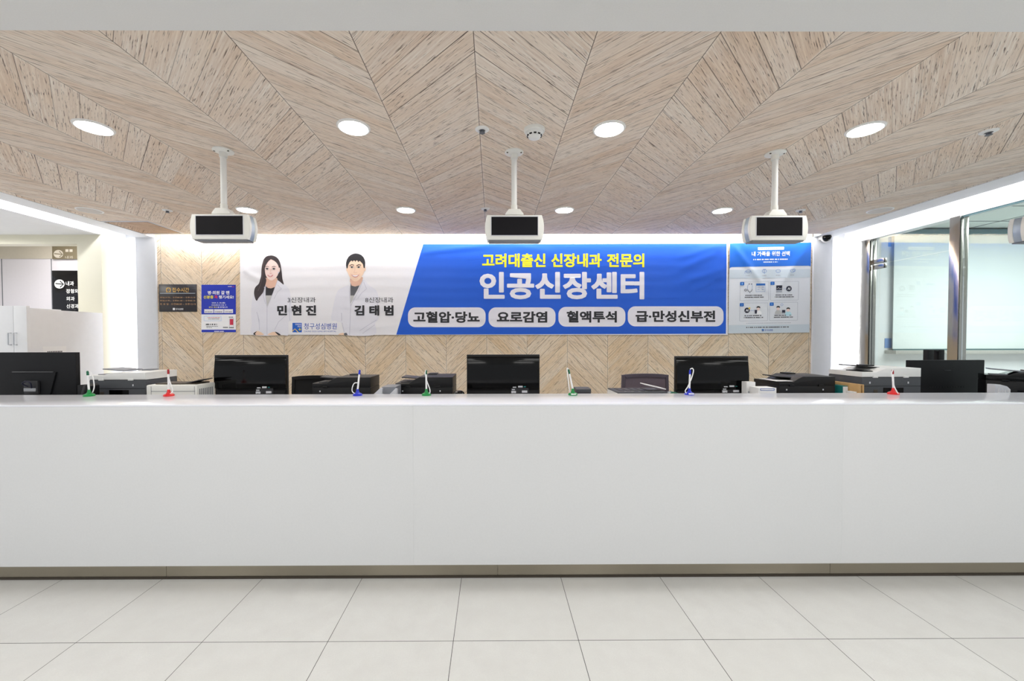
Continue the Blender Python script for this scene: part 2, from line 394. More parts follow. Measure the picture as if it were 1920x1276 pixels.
# glass partition
d = link(bpy.data.objects.new('door_1', None)); d.location = (4.35, 4.1, 0); struct(d)
B().box(4.346, 4.358, 3.775, 4.57, .01, 2.266).done('glass_panel', 'glass', d, True)
h0 = at_x(1640, 499, 4.35)
B().box(4.335, 4.368, 4.43, 4.56, 2.215, 2.262, bev=.003).done('hinge_plate', 'steel', d, True)
w = link(bpy.data.objects.new('window_2', None)); w.location = (4.35, 4.1, 2.27); struct(w)
B().box(4.346, 4.358, 3.775, 4.57, 2.272, 2.566).done('glass_pane', 'glass', w, True)
B().box(4.335, 4.368, 4.43, 4.60, 2.276, 2.325, bev=.003).done('hinge_plate', 'steel', w, True)
w = link(bpy.data.objects.new('window_3', None)); w.location = (4.35, 2.6, 0); struct(w)
B().box(4.346, 4.358, 1.55, 3.69, .01, 2.566).done('glass_pane', 'glass', w, True)
B().box(4.338, 4.372, 1.55, 3.69, 2.552, 2.568).done('glass_channel', 'glass_edge', w, True)
for k, (y0, y1) in enumerate(((3.690, 3.775), (4.575, 4.695))):
    p = link(bpy.data.objects.new('pillar_post', None)); p.location = (4.35, y0, 0); struct(p)
    B().box(4.31, 4.345, y0, y1, 0, 2.567, bev=.002).done('steel_post', 'steel', p, True)
    B().box(4.345, 4.356, y0+.006, y1-.006, 0, 2.567).done('gasket', 'gasket', p, True)
    B().box(4.356, 4.392, y0, y1, 0, 2.567, bev=.002).done('steel_post', 'steel', p, True)

# ------------------------------------------------------------------ reception counter
yf, yb, zt, zb = 2.31, 2.724, 1.067, .1246
ct = thing('reception_counter', (0, 2.4, 0), 'long white reception counter with polished stone top above the tiled floor', 'counter')
XA, XB = -4.3, 4.2
xs = [XA, at(775, 900, yf).x, at(1580, 900, yf).x, XB]
for a, b in zip(xs, xs[1:]): B().box(a+.00015, b-.00015, yf, yf+.04, zb, zt-.012, bev=.0002).done('front_panel', 'counter', ct, True)
B().box(XA, XB, yf-.003, yb, zt-.012, zt, bev=.004).done('countertop', 'counter_top', ct, True)
B().box(XA, XB, yf+.04, yb-.02, zb, zb+.02).done('underside', 'counter', ct, True)
B().box(XA, XB, yb-.04, yb-.02, .0, zt-.012).done('rear_panel', 'counter', ct, True)
xs = [XA] + [at(px, 1075, 2.394).x for px in (312, 933, 1556)] + [XB]
for a, b in zip(xs, xs[1:]):
    B().box(a+.001, b-.001, 2.394, 2.41, .012, zb).done('kick_plate', 'kick', ct, True)
B().box(XA, XB, 2.388, 2.41, .0, .012).done('kick_seal', 'kick_dark', ct, True)
B().box(XA, XB, 2.4105, 2.43, .0, zb).done('plinth', 'kick_dark', ct, True)
ZD = .9
dk = thing('back_desk', (0, 3.1, 0), 'long grey work desk behind the white reception counter', 'desk')
B().box(-3.9, 4.25, 2.76, 3.55, ZD-.03, ZD, bev=.003).done('worktop', 'desk', dk, True)
for x in (-3.88, -1.95, 0, 1.95, 4.1): B().box(x, x+.03, 2.8, 3.5, 0, ZD-.03).done('leg', 'desk', dk, True)
B().box(-3.85, 4.1, 2.78, 2.80, .3, ZD-.03).done('modesty_panel', 'desk', dk, True)

# ------------------------------------------------------------------ ceiling fittings
def downlight():
    t = thing('downlight', (0, 0, 0), '', 'ceiling light', 'round downlights in the plank ceiling')
    B().lathe([(.078, -.001), (.082, -.009), (.092, -.006), (.095, 0), (.078, 0)], 48).done('trim_ring', 'trim_white', t)
    B().lathe([(0, -.0045), (.079, -.0035), (.079, -.001), (0, -.001)], 48).done('diffuser', 'lamp', t)
    return t
dl0 = downlight()
near = ['lit downlight above the low side wall, outermost of the row near the beam', 'lit downlight between the two hanging displays over the portraits, near the beam',
        'lit downlight beside the smoke detector in the row near the beam', 'lit downlight near the beam toward the glass partition, outermost of its row']
far = ['lit downlight partly behind the hanging display by the dark plaque', 'lit downlight over the portrait of the man in the far row', 
       'lit downlight over the blue banner in the far row, next to the middle hanging display', 'lit downlight beside the hanging display over the health poster, far row']
spots = [((176, 238), near[0]), ((663, 238), near[1]), ((1142, 241), near[2]), ((1622, 242), near[3]), ((463, 393), far[0]), ((761, 393), far[1]), ((1058, 393), far[2]), ((1354, 394), far[3])]
for i, (p, lb) in enumerate(spots):
    o = dl0 if i == 0 else copy_tree(dl0); o.location = at_z(p[0], p[1], ZC); o['label'] = lb
def sprinkler():
    t = thing('sprinkler', (0, 0, 0), '', 'sprinkler', 'sprinkler heads in the plank ceiling')
    B().lathe([(0, 0), (.042, 0), (.041, -.004), (.03, -.008), (.018, -.009), (.018, 0)], 32).done('escutcheon', 'trim_white', t)
    B().lathe([(0, -.004), (.012, -.004), (.011, -.02), (.017, -.021), (.017, -.023), (0, -.023)], 20).done('sprinkler_head', 'gasket', t)
    return t
s0 = sprinkler()
for i, (p, lb) in enumerate([((904, 242), 'sprinkler head between the beam and the middle hanging display'), ((910, 391), 'sprinkler head just behind the middle hanging display'),
                             ((314, 394), 'sprinkler head near the ceiling access hatch'), ((1854, 246), 'sprinkler head over the glass partition side, near the beam'),
                             ((1501, 394), 'sprinkler head behind the hanging display above the health poster')]):
    o = s0 if i == 0 else copy_tree(s0); o.location = at_z(*p, ZC); o['label'] = lb
t = thing('smoke_detector', at_z(1002, 242, ZC), 'white round smoke detector with dark slots on the plank ceiling', 'smoke detector')
B().lathe([(0, 0), (.062, 0), (.062, -.012), (.058, -.018), (0, -.018)], 40).done('base', 'ivory', t)
B().lathe([(0, -.018), (.052, -.018), (.05, -.032), (.038, -.042), (.034, -.052), (.022, -.058), (0, -.059)], 40).done('sensor_cap', 'white_plastic', t)
b = B()
for k in range(10):
    a = 2*math.pi*k/10+.3; mt = Matrix.Rotation(a, 4, 'Z')
    b.box(.0375, .0445, -.008, .008, -.0425, -.0365, mt)
b.done('vent_slot', 'black', t)
def speaker():
    t = thing('ceiling_speaker', (0, 0, 0), '', 'speaker', 'round speakers in the plank ceiling')
    B().lathe([(.088, 0), (.09, -.006), (.1, -.005), (.102, 0)], 48).done('rim', 'trim_white', t)
    B().lathe([(0, -.005), (.089, -.004), (.089, 0)], 48).done('grille', 'grille', t); return t
s0 = speaker()
for i, (p, lb) in enumerate([((168, 394), 'round flush ceiling speaker by the access hatch'), ((1650, 394), 'round flush ceiling speaker near the glass partition')]):
    o = s0 if i == 0 else copy_tree(s0); o.location = at_z(*p, ZC); o['label'] = lb
t = thing('access_hatch', (-3.885, 4.51, ZC), 'square wooden access hatch with pale frame in the plank ceiling', 'hatch')
b = B()
for (x0, x1, y0, y1) in ((-4.135, -3.635, 4.26, 4.275), (-4.135, -3.635, 4.745, 4.76), (-4.135, -4.12, 4.275, 4.745), (-3.65, -3.635, 4.275, 4.745)):
    b.box(x0, x1, y0, y1, ZC-.005, ZC)
b.done('frame', 'pale_plastic', t, True)
b = B()
for (x0, x1, y0, y1) in ((-4.12, -3.65, 4.275, 4.287), (-4.12, -3.65, 4.733, 4.745), (-4.12, -4.108, 4.287, 4.733), (-3.662, -3.65, 4.287, 4.733)):
    b.box(x0, x1, y0, y1, ZC-.0045, ZC)
b.done('gap', 'kick_dark', t, True)
hp = B().box(-4.108, -3.662, 4.287, 4.733, ZC-.004, ZC)
wm = wood('hatch_planks', 1, 1, (214, 188, 164), (204, 172, 142), (160, 128, 102))
for v in hp.bm.verts: v.co -= Vector((-3.885, 4.51, ZC))
hp.done('panel', wm, t)

# hanging number displays
def display():
    t = thing('hanging_display', (0, 0, 0), '', 'display', 'hanging number displays over the counter')
    # origin at the ceiling; case centre hangs at z=-zc
    zc, hw, hh = .510, .194, .085
    B().lathe([(0, 0), (.062, 0), (.062, -.006), (.05, -.012), (.024, -.014), (.024, -.045), (0, -.045)], 36).done('ceiling_flange', 'ivory', t)
    b = B()
    for a in (-.045, .045): B().lathe([(0, -.0095), (.006, -.0095), (.006, -.0135), (0, -.0135)], 12, (a, -.02, 0)).done('screw', 'kick_dark', t)
    B().lathe([(0, -.03), (.0185, -.03), (.0185, -.378), (0, -.378)], 24).done('pole', 'white_plastic', t)
    B().lathe([(0, -.352), (.021, -.352), (.022, -.392), (0, -.392)], 24).done('pole_sleeve', 'ivory', t)
    B().prism([(-.062, -zc+hh), (.062, -zc+hh), (.058, -zc+hh+.012), (.036, -.385), (-.036, -.385), (-.058, -zc+hh+.012)], -.035, .035, .004).done('mount', 'ivory', t)
    def out(s, e=0):
        pts = []
        for k in range(9):
            u = -1+2*k/8; pts.append((hw*s - .014*u*u*s + e*s, -zc + (hh-.004)*u))
        return pts
    right = out(1); left = out(-1)[::-1]
    prof = right + left
    for nm, y0, y1 in (('front_bezel', -.047, -.020), ('rear_bezel', .020, .047)):
        B().prism(prof, y0, y1, .006).done(nm, 'ivory', t)
    prof2 = [(x + (-.004 if x > 0 else .004), z) for x, z in prof]
    B().prism(prof2, -.022, .022).done('side_band', 'blue_grey', t)
    for s in (-1, 1):
        y0, y1 = sorted((s*.0455, s*.0480))
        sz = (-.152, .152, -zc-.052, -zc+.068)
        B().box(sz[0], sz[1], y0, y1, sz[2], sz[3]).done('screen', 'screen', t)
        b = B(); y0, y1 = sorted((s*.0455, s*.0495))
        for q in ((-.156, .156, sz[3], sz[3]+.004), (-.156, .156, sz[2]-.004, sz[2]), (-.156, -.152, sz[2], sz[3]), (.152, .156, sz[2], sz[3])): b.box(q[0], q[1], y0, y1, q[2], q[3])
        b.done('screen_frame', 'pale_plastic', t)
    B().box(-.17, .17, -.040, .040, -zc-hh-.004, -zc-hh+.004, bev=.003).done('lower_lip', 'grey_plastic', t)
    return t
dp = display()
for i, (p, lb, rz) in enumerate([((418.5, 282), 'hanging number display in front of the dark opening hours plaque', 0), ((964, 285), 'hanging number display over the middle of the counter, above the banner', 0),
                             ((1453.5, 287), 'hanging number display in front of the health poster', 0), ((1962, 288), 'hanging number display in front of the glass partition, cut off by the frame', 0)]):
    o = dp if i == 0 else copy_tree(dp); o.location = at_z(p[0], p[1], ZC); o['label'] = lb; o.rotation_euler.z = rz
t = thing('security_camera', at(1550, 430, 4.86), 'small black dome security camera on white mount atop the pillar', 'camera')
t.location = (at(1550, 443, 4.87).x, 4.925, at(1550, 445, 4.87).z)
B().box(-.06, .06, -.03, 0, -.02, .07, bev=.012).done('mount', 'white_plastic', t)
B().ell((.002, -.055, 0), (.046, .05, .046), 24).done('dome', 'black_gloss', t)
B().lathe([(.047, -.012), (.056, -.012), (.056, .012), (.047, .012)], 32, (.002, -.038, .0), Matrix.Rotation(math.pi/2, 4, 'X')).done('collar', 'white_plastic', t)
# ------------------------------------------------------------------ printed matter: flat inks on cloth, paper and plates
def rrect(x0, y0, x1, y1, r, n=8):
    pts = []
    for cx, cy, a0 in ((x1-r, y0+r, -90), (x1-r, y1-r, 0), (x0+r, y1-r, 90), (x0+r, y0+r, 180)):
        for k in range(n+1): a = math.radians(a0+90*k/n); pts.append((cx+r*math.cos(a), cy+r*math.sin(a)))
    return pts
def rect(x0, y0, x1, y1): return [(x0, y0), (x1, y0), (x1, y1), (x0, y1)]
def oval(cx, cy, rx, ry=None, n=32): ry = ry or rx; return [(cx+rx*math.cos(2*math.pi*k/n), cy+ry*math.sin(2*math.pi*k/n)) for k in range(n)]
def smooth(pts, k=5): return [(p.x, p.y) for p in spline([(*q, 0) for q in pts], k, True)]
_tx = {}
def text_mesh(body, bold):
    if (body, bold) not in _tx:
        c = bpy.data.curves.new('writing', 'FONT'); c.body = body; c.offset = min(bold, .018); c.resolution_u = 3
        o = bpy.data.objects.new('writing', c); COL.objects.link(o)
        me = bpy.data.meshes.new_from_object(o.evaluated_get(bpy.context.evaluated_depsgraph_get()))
        vs = [(v.co.x, v.co.y) for v in me.vertices]; fs = [tuple(p.vertices) for p in me.polygons]
        bpy.data.objects.remove(o); bpy.data.curves.remove(c); bpy.data.meshes.remove(me); _tx[(body, bold)] = (vs, fs)
    return _tx[(body, bold)]
class Print:
    """Flat printed shapes measured in pixels of the photograph, laid on the real surface S(px, py, lift) of a sheet."""
    def __init__(s, root, S, step=None): s.root, s.S, s.step, s.parts, s.n = root, S, step, {}, 0
    def _add(s, part, vs, fs, mt, layer):
        bm = bmesh.new(); bv = [bm.verts.new((x, -y, 0)) for x, y in vs]
        for f in fs:
            try: bm.faces.new([bv[i] for i in f])
            except ValueError: pass
        for f in bm.faces: f.normal_update()
        if any(len(f.verts) > 4 for f in bm.faces): bmesh.ops.triangulate(bm, faces=list(bm.faces), ngon_method='EAR_CLIP')
        if s.step:
            xs = [v[0] for v in vs]; ys = [v[1] for v in vs]
            for lo, hi, ax in ((min(xs), max(xs), 0), (min(ys), max(ys), 1)):
                q = math.ceil(lo/s.step+.01)*s.step
                while q < hi:
                    co = (q, 0, 0) if ax == 0 else (0, -q, 0); no = (1, 0, 0) if ax == 0 else (0, 1, 0)
                    bmesh.ops.bisect_plane(bm, geom=bm.verts[:]+bm.edges[:]+bm.faces[:], plane_co=co, plane_no=no, dist=1e-5); q += s.step
        bmesh.ops.recalc_face_normals(bm, faces=bm.faces[:])
        for f in bm.faces:
            if f.normal.z < 0: f.normal_flip()
        bm.verts.index_update()
        P = s.parts.setdefault(part, dict(v=[], f=[], m=[], mats=[]))
        if mt not in P['mats']: P['mats'].append(mt)
        o = len(P['v']); P['v'] += [s.S(v.co.x, -v.co.y, .0010+.0005*layer) for v in bm.verts]
        for f in bm.faces: P['f'].append([o+v.index for v in f.verts]); P['m'].append(P['mats'].index(mt))
        bm.free()
    def poly(s, part, pts, mt, layer=0): s._add(part, pts, [tuple(range(len(pts)))], mt, layer); return s
    def ring(s, part, a, b, mt, layer=0):
        n = len(a); s._add(part, list(a)+list(b), [(i, (i+1) % n, n+(i+1) % n, n+i) for i in range(n)], mt, layer); return s
    def line(s, part, pts, w, mt, layer=0):
        pts = [Vector((*p, 0)) for p in pts]; L = []; R = []
        for i, p in enumerate(pts):
            t = (pts[min(i+1, len(pts)-1)]-pts[max(i-1, 0)]).normalized(); nn = Vector((-t.y, t.x, 0))*w/2
            L.append(tuple((p+nn)[:2])); R.append(tuple((p-nn)[:2]))
        n = len(pts); s._add(part, L+R, [(i, i+1, n+i+1, n+i) for i in range(n-1)], mt, layer); return s
    def text(s, part, body, box, mt, layer=0, bold=.0):
        vs, fs = text_mesh(body, bold); d = max(0, bold-.018); k = d*.7
        x0 = min(v[0] for v in vs)-d; x1 = max(v[0] for v in vs)+d; y0 = min(v[1] for v in vs)-d; y1 = max(v[1] for v in vs)+d
        a, b, c, e = box                                 # a heavy weight is the letters printed again a hair to each side
        for i, (u, v) in enumerate([(0, 0)] + ([(d, 0), (-d, 0), (0, d), (0, -d), (k, k), (-k, k), (k, -k), (-k, -k)] if d else [])):
            s._add(part, [(a+(x+u-x0)/(x1-x0)*(c-a), e-(y+v-y0)/(y1-y0)*(e-b)) for x, y in vs], fs, mt, layer+.22*i)
        return s
    def blur(s, part, x0, x1, y, h, mt, layer=0, seed=1):   # writing too small to be read in the photograph: dashes at its place
        if 'writing' in part: part += '#%d' % seed
        r = random.Random(seed); x = x0
        while x < x1-.3:
            w = min(r.uniform(1.2, 3.6), x1-x); s.poly(part, rect(x, y-h/2, x+w*.82, y+h/2), mt, layer); x += w+(r.random() < .25)*h*.6
        return s
    def finish(s):
        off = Vector(s.root.location)
        for nm, P in s.parts.items():
            nm = nm.split('#')[0]; me = bpy.data.meshes.new(nm); me.from_pydata([tuple(v-off) for v in P['v']], [], P['f'])
            for q in P['mats']: me.materials.append(M[q])
            me.polygons.foreach_set('material_index', P['m']); me.shade_smooth(); me.update()
            link(bpy.data.objects.new(nm, me), s.root)
def sheet(root, name, S, x0, y0, x1, y1, nx, ny, mt, thick=.0012):
    bm = bmesh.new(); g = [[bm.verts.new(S(x0+(x1-x0)*i/nx, y0+(y1-y0)*j/ny, 0)) for i in range(nx+1)] for j in range(ny+1)]
    fs = [bm.faces.new((g[j][i], g[j+1][i], g[j+1][i+1], g[j][i+1])) for j in range(ny) for i in range(nx)]
    off = Vector(root.location)
    r = bmesh.ops.extrude_face_region(bm, geom=fs)
    for v in r['geom']:
        if isinstance(v, bmesh.types.BMVert): v.co.y += thick
    bmesh.ops.recalc_face_normals(bm, faces=bm.faces[:])
    for v in bm.verts: v.co -= off
    me = bpy.data.meshes.new(name); bm.to_mesh(me); bm.free(); me.materials.append(M[mt]); me.shade_smooth(); me.set_sharp_from_angle(angle=math.radians(50))
    return link(bpy.data.objects.new(name, me), root)

# --- long banner
def gs(x, w): return math.exp(-(x/w)**2)
def ridge(px, py, ax, ay, bx, by, w, amp):
    dx, dy = bx-ax, by-ay; L2 = dx*dx+dy*dy; t = ((px-ax)*dx+(py-ay)*dy)/L2
    if t < -.05 or t > 1.15: return 0
    d = ((px-ax)*dy-(py-ay)*dx)/math.sqrt(L2); return amp*gs(d, w)*max(0, min(1, (1.15-t)*2.2))*max(0, min(1, (t+.05)*8))
def ban_disp(px, py):
    z = .0012*math.sin((py-456)/172*math.pi*2.2 + px*.004)*gs(py-480, 60)
    z += .0005*math.sin(py*.33+.5*math.sin(px*.012))
    z += ridge(px, py, 1358, 458, 1275, 482, 6, .006)+ridge(px, py, 1356, 466, 1270, 508, 7, .006)+ridge(px, py, 1356, 505, 1275, 532, 7, .006)+ridge(px, py, 1356, 515, 1295, 545, 7, .004)+ridge(px, py, 1358, 568, 1330, 580, 6, .002)
    z += ridge(px, py, 455, 462, 486, 476, 5, .006)+ridge(px, py, 456, 505, 500, 535, 6, .004)+ridge(px, py, 790, 474, 930, 459, 5, .006)+ridge(px, py, 1040, 474, 960, 459, 6, .003)
    return z
def S_ban(px, py, lift): p = at(px, py, YW-.014); p.y -= ban_disp(px, py)+lift; return p
bn = thing('hospital_banner', at(907, 628, YW-.012), 'long white and blue hospital banner with two doctor portraits on the plank wall', 'banner')
sheet(bn, 'banner_cloth', S_ban, 450, 457, 1364.5, 627.5, 305, 57, 'white')
P = Print(bn, S_ban, 3)
P.poly('blue_field', [(793.5, 457.6), (1362.5, 456.6), (1361, 625.3), (743, 627)], 'banner_blue', 0)
for w_, (x0, x1) in (('고려대출신', (904, 1023)), ('신장내과', (1033.5, 1128)), ('전문의', (1138, 1208))): P.text('yellow_lettering#'+w_, w_, (x0, 475, x1, 501), 'yellow', 1, .034)
P.text('white_lettering', '인공신장센터', (899, 509.5, 1208, 561), 'pill', 1, .038)
for x0, x1, y0, y1, tx, bx in ((765, 910.5, 576, 613, '고혈압·당뇨', (775, 583.5, 899.5, 605)), (916, 1041.5, 576, 613, '요로감염', (931.5, 583.5, 1026, 604.5)),
                               (1047, 1172.5, 575, 612, '혈액투석', (1062.5, 582.5, 1156.5, 604.5)), (1177, 1356.5, 574, 611.5, '급·만성신부전', (1191.5, 582, 1341, 603.5))):
    P.poly('pill#%d' % x0, rrect(x0, y0, x1, y1, 14), 'pill', 1); P.text('pill_lettering#%d' % x0, tx, bx, 'ink', 2, .038)
def Z(pts): return [(440+x/5.3333, 440+y/5.3333) for x, y in pts]
# portrait of a woman in a white coat
W = 'woman_portrait'
P.poly(W, smooth(Z([(355, 208), (320, 216), (292, 245), (278, 290), (270, 350), (262, 430), (245, 485), (208, 525), (195, 575), (203, 625), (221, 659), (245, 625), (285, 575), (310, 510), (330, 450), (410, 440), (440, 465), (468, 488), (491, 497), (478, 440), (470, 370), (456, 290), (433, 238), (395, 213)])), 'hair', 0)
P.poly(W, smooth(Z([(200, 555), (178, 640), (165, 760), (172, 880), (185, 1001), (470, 1001), (540, 995), (575, 840), (562, 640), (540, 535), (480, 492), (425, 455), (400, 520), (375, 605), (325, 720), (313, 620), (309, 520), (300, 500), (250, 540)]), 4), 'coat', 1)
P.poly(W, smooth(Z([(300, 440), (318, 430), (420, 430), (422, 470), (405, 520), (360, 535), (314, 520)]), 4), 'skin_sh', 2)
P.poly(W, Z([(311, 512), (335, 532), (365, 536), (403, 522), (374, 606), (311, 606)]), 'knit', 3)
P.poly(W, Z([(311, 606), (374, 606), (323, 722)]), 'grey_top', 3)
P.poly(W, smooth(Z([(365, 240), (325, 270), (304, 320), (303, 360), (312, 405), (335, 440), (366, 456), (402, 440), (430, 405), (442, 360), (442, 315), (415, 268)])), 'skin', 3)
P.poly(W, smooth(Z([(272, 400), (262, 430), (245, 485), (208, 525), (195, 575), (203, 625), (221, 659), (245, 625), (285, 575), (306, 510), (318, 452), (304, 420), (298, 380)])), 'hair', 4)
P.poly(W, smooth(Z([(368, 236), (340, 262), (318, 296), (303, 335), (302, 400), (290, 430), (268, 400), (276, 300), (305, 232), (355, 208)])), 'hair', 5)
P.poly(W, smooth(Z([(355, 208), (362, 240), (400, 262), (428, 292), (443, 330), (448, 400), (462, 440), (470, 380), (458, 290), (432, 236), (395, 212)])), 'hair', 5)
P.poly(W, smooth(Z([(445, 330), (454, 335), (452, 365), (443, 375)])), 'skin', 6)
P.poly(W, Z([(433, 372), (444, 372), (443, 386), (434, 386)]), 'coat_line', 7)
P.line(W, Z([(285, 330), (278, 420), (262, 500), (235, 560)]), 1.1, 'hair_light', 6).line(W, Z([(300, 250), (286, 310), (280, 380)]), .9, 'hair_light', 6)
for sx in (325, 393):
    P.line(W, Z([(sx-20, 322), (sx, 314), (sx+20, 320)]), .9, 'hair_light', 5)
    P.poly(W, Z(oval(sx, 341, 16, 6)), 'pure', 5).poly(W, Z(oval(sx, 341, 8, 7)), 'hair', 6).line(W, Z([(sx-18, 338), (sx, 332), (sx+18, 337)]), .7, 'hair', 7)
P.line(W, Z([(362, 340), (356, 372), (366, 382)]), .6, 'skin_sh', 5).line(W, Z([(350, 384), (362, 388), (374, 384)]), .7, 'lip', 5)
P.poly(W, smooth(Z([(328, 400), (357, 406), (386, 399), (376, 416), (357, 422), (340, 416)])), 'lip', 5).poly(W, smooth(Z([(338, 405), (357, 409), (376, 404), (357, 414)])), 'pure', 6)
for l in ([(312, 500), (308, 600), (325, 730), (325, 1000)], [(428, 458), (385, 580), (325, 730)], [(300, 520), (285, 600), (310, 690)], [(430, 500), (470, 540), (430, 570), (395, 640)], [(222, 770), (245, 850), (250, 950)], [(232, 800), (246, 880)], [(520, 800), (440, 870), (400, 950)], [(560, 640), (545, 760), (555, 860)]):
    P.line(W, Z(l), .8, 'coat_line', 4)
P.poly(W, smooth(Z([(190, 985), (225, 962), (262, 972), (292, 1000), (215, 1003)])), 'skin_m', 5).poly(W, smooth(Z([(332, 1000), (378, 972), (420, 976), (448, 1002)])), 'skin_m', 5)
P.poly(W, smooth(Z([(190, 985), (222, 964), (205, 990), (215, 1002), (196, 999)])), 'ink', 6).poly(W, smooth(Z([(405, 968), (440, 982), (462, 1000), (436, 1000)])), 'ink', 6)
# portrait of a man in a white coat
W = 'man_portrait'
P.poly(W, smooth(Z([(1150, 505), (1060, 535), (1015, 590), (985, 720), (965, 835), (1000, 868), (1068, 880), (1095, 975), (1075, 1001), (1395, 1001), (1405, 880), (1440, 835), (1440, 650), (1415, 555), (1345, 505), (1285, 448), (1235, 540), (1195, 620), (1158, 700), (1156, 560)]), 4), 'coat', 0)
P.poly(W, smooth(Z([(1160, 430), (1165, 500), (1200, 520), (1250, 505), (1278, 450), (1270, 420)]), 4), 'skin_sh', 1)
P.poly(W, Z([(1160, 480), (1170, 508), (1205, 517), (1250, 505), (1196, 607), (1158, 607)]), 'knit_grey', 2)
P.poly(W, Z([(1158, 607), (1196, 607), (1160, 690)]), 'grey_top', 2)
P.poly(W, smooth(Z([(1190, 240), (1140, 262), (1122, 310), (1124, 360), (1140, 400), (1165, 443), (1205, 466), (1246, 450), (1282, 400), (1300, 350), (1300, 300), (1275, 255)])), 'skin_m', 2)
P.poly(W, Z(oval(1125, 345, 9, 22)), 'skin_m', 1).poly(W, Z(oval(1302, 342, 8, 22)), 'skin_m', 1)
P.poly(W, Z([(1210, 186), (1186, 190), (1160, 202), (1138, 222), (1122, 250), (1115, 280), (1114, 305), (1119, 333), (1127, 338), (1132, 322), (1138, 298), (1148, 278), (1160, 262), (1172, 258), (1180, 270), (1190, 256), (1200, 258), (1208, 271), (1216, 256), (1226, 256), (1238, 275), (1244, 262), (1256, 264), (1266, 276), (1276, 284), (1284, 298), (1290, 330), (1300, 334), (1304, 310), (1306, 280), (1301, 252), (1288, 224), (1268, 203), (1240, 190)]), 'hair_m', 3)
for sx in (1172, 1242):
    P.line(W, Z([(sx-24, 310), (sx, 297), (sx+22, 304)]), 1.5, 'brow', 3)
    P.poly(W, Z(oval(sx, 325, 17, 6)), 'pure', 3).poly(W, Z(oval(sx, 325, 8, 7)), 'hair', 4).line(W, Z([(sx-19, 323), (sx, 316), (sx+19, 322)]), .8, 'hair', 5)
P.line(W, Z([(1205, 325), (1200, 362), (1192, 372)]), .7, 'skin_sh', 3).line(W, Z([(1190, 376), (1206, 382), (1224, 376)]), .9, 'skin_sh', 3)
P.poly(W, smooth(Z([(1168, 398), (1206, 404), (1244, 398), (1230, 418), (1206, 425), (1184, 418)])), 'lip', 3).poly(W, smooth(Z([(1176, 402), (1206, 407), (1236, 402), (1222, 414), (1206, 417), (1190, 414)])), 'pure', 4)
P.line(W, Z([(1165, 385), (1158, 402), (1166, 416)]), .6, 'skin_sh', 3).line(W, Z([(1248, 385), (1254, 402), (1246, 416)]), .6, 'skin_sh', 3)
for l in ([(1156, 510), (1150, 600), (1160, 720), (1150, 1000)], [(1283, 450), (1240, 560), (1160, 710)], [(1290, 470), (1320, 540), (1270, 580), (1230, 640)], [(1070, 860), (1068, 780)], [(1095, 975), (1075, 880)], [(1400, 900), (1330, 950), (1280, 985)], [(1420, 850), (1340, 900), (1250, 960)], [(1430, 640), (1425, 760)]):
    P.line(W, Z(l), .9, 'coat_line', 2)
P.poly(W, smooth(Z([(1040, 992), (1075, 980), (1100, 985), (1095, 1001), (1045, 1001)])), 'skin_m', 3).poly(W, smooth(Z([(1095, 985), (1118, 980), (1128, 1001), (1098, 1001)])), 'knit_grey', 4)
P.text('caption', '3신장내과', (539.5, 557, 592, 567), 'ink', 4, 0).text('caption#2', '8신장내과', (685, 557, 737.5, 567), 'ink', 4, 0)
P.text('name_lettering', '민 현 진', (520, 572, 593, 591), 'ink', 4, .044).text('name_lettering#2', '김 태 범', (664.5, 572, 738, 591.5), 'ink', 4, .044)
L = 'hospital_logo'
P.poly(L, rrect(541, 601, 633, 626.5, 4), 'white', 2)
P.poly(L, rect(548.5, 605, 566, 622.7), 'logo_blue', 3).line(L, [(547.8, 621), (553.2, 616.2), (559.5, 622.6)], 1.5, 'logo_yellow', 4)
P.poly(L, rect(560, 616.6, 565, 617.8), 'yellow', 4).poly(L, rect(561.9, 614.5, 563.1, 619.9), 'yellow', 5)
P.text(L, 'CHUNG', (553.8, 606.4, 565, 609.2), 'pure', 4, .01).text(L, 'GOO', (558.2, 610.2, 565, 613), 'pure', 4, .01)
P.text(L, '청구성심병원', (570, 605.5, 631.5, 617), 'logo_text', 3, .006).text(L, 'CHUNG GOO SUNG SIM HOSPITAL', (570, 619.5, 630.5, 622.3), 'logo_text', 3)
P.finish()

# --- health poster cloth beside it
def pos_disp(px, py):
    a = ridge(px, py, 1374, 458, 1440, 545, 6, .008)+ridge(px, py, 1374, 458, 1412, 488, 8, -.003)+ridge(px, py, 1516, 458, 1458, 545, 7, .008)+ridge(px, py, 1516, 458, 1478, 490, 8, -.003)
    return a+.003*gs(px-1445, 40)*gs(py-456, 20)+.0012*math.sin(px*.09+py*.06)
def S_pos(px, py, lift):
    k = (py-455)/170; q = px-3.2*k                       # hangs a little askew
    p = at(q, py-.012*(px-1445), YW-.014); p.y -= pos_disp(px, py)+lift; return p
ps = thing('health_poster', at(1445, 622, YW-.012), 'blue and pale poster cloth with four step cards beside the pillar', 'poster')
sheet(ps, 'poster_cloth', S_pos, 1368.5, 455, 1521, 624, 110, 120, 'poster_pale')
P = Print(ps, S_pos, 3)
def Q(x, y):                                             # a point measured on the poster in its own upright grid
    k = (y-455)/170; return (x+3.2*k, y)
P.poly('blue_header', [(1368.5, 455.2), (1520.8, 455.2), (1520.8, 501), (1520, 499.6), (1517, 498.7), (1373, 499.5), (1370, 500.5), (1368.5, 503)], 'poster_blue', 0)
P.poly('footer_band', rect(1368.5, 608.5, 1521, 623.8), 'poster_band', 0)
P.poly('icon_band', rect(1369.5, 505, 1520, 521), 'poster_band', 0)
T = 'poster_writing'
P.poly(T, rrect(1421, 463, 1470, 468.3, 1), 'pure', 1).blur(T, 1424, 1467, 465.6, 1.6, 'icon_blue', 2, 3)
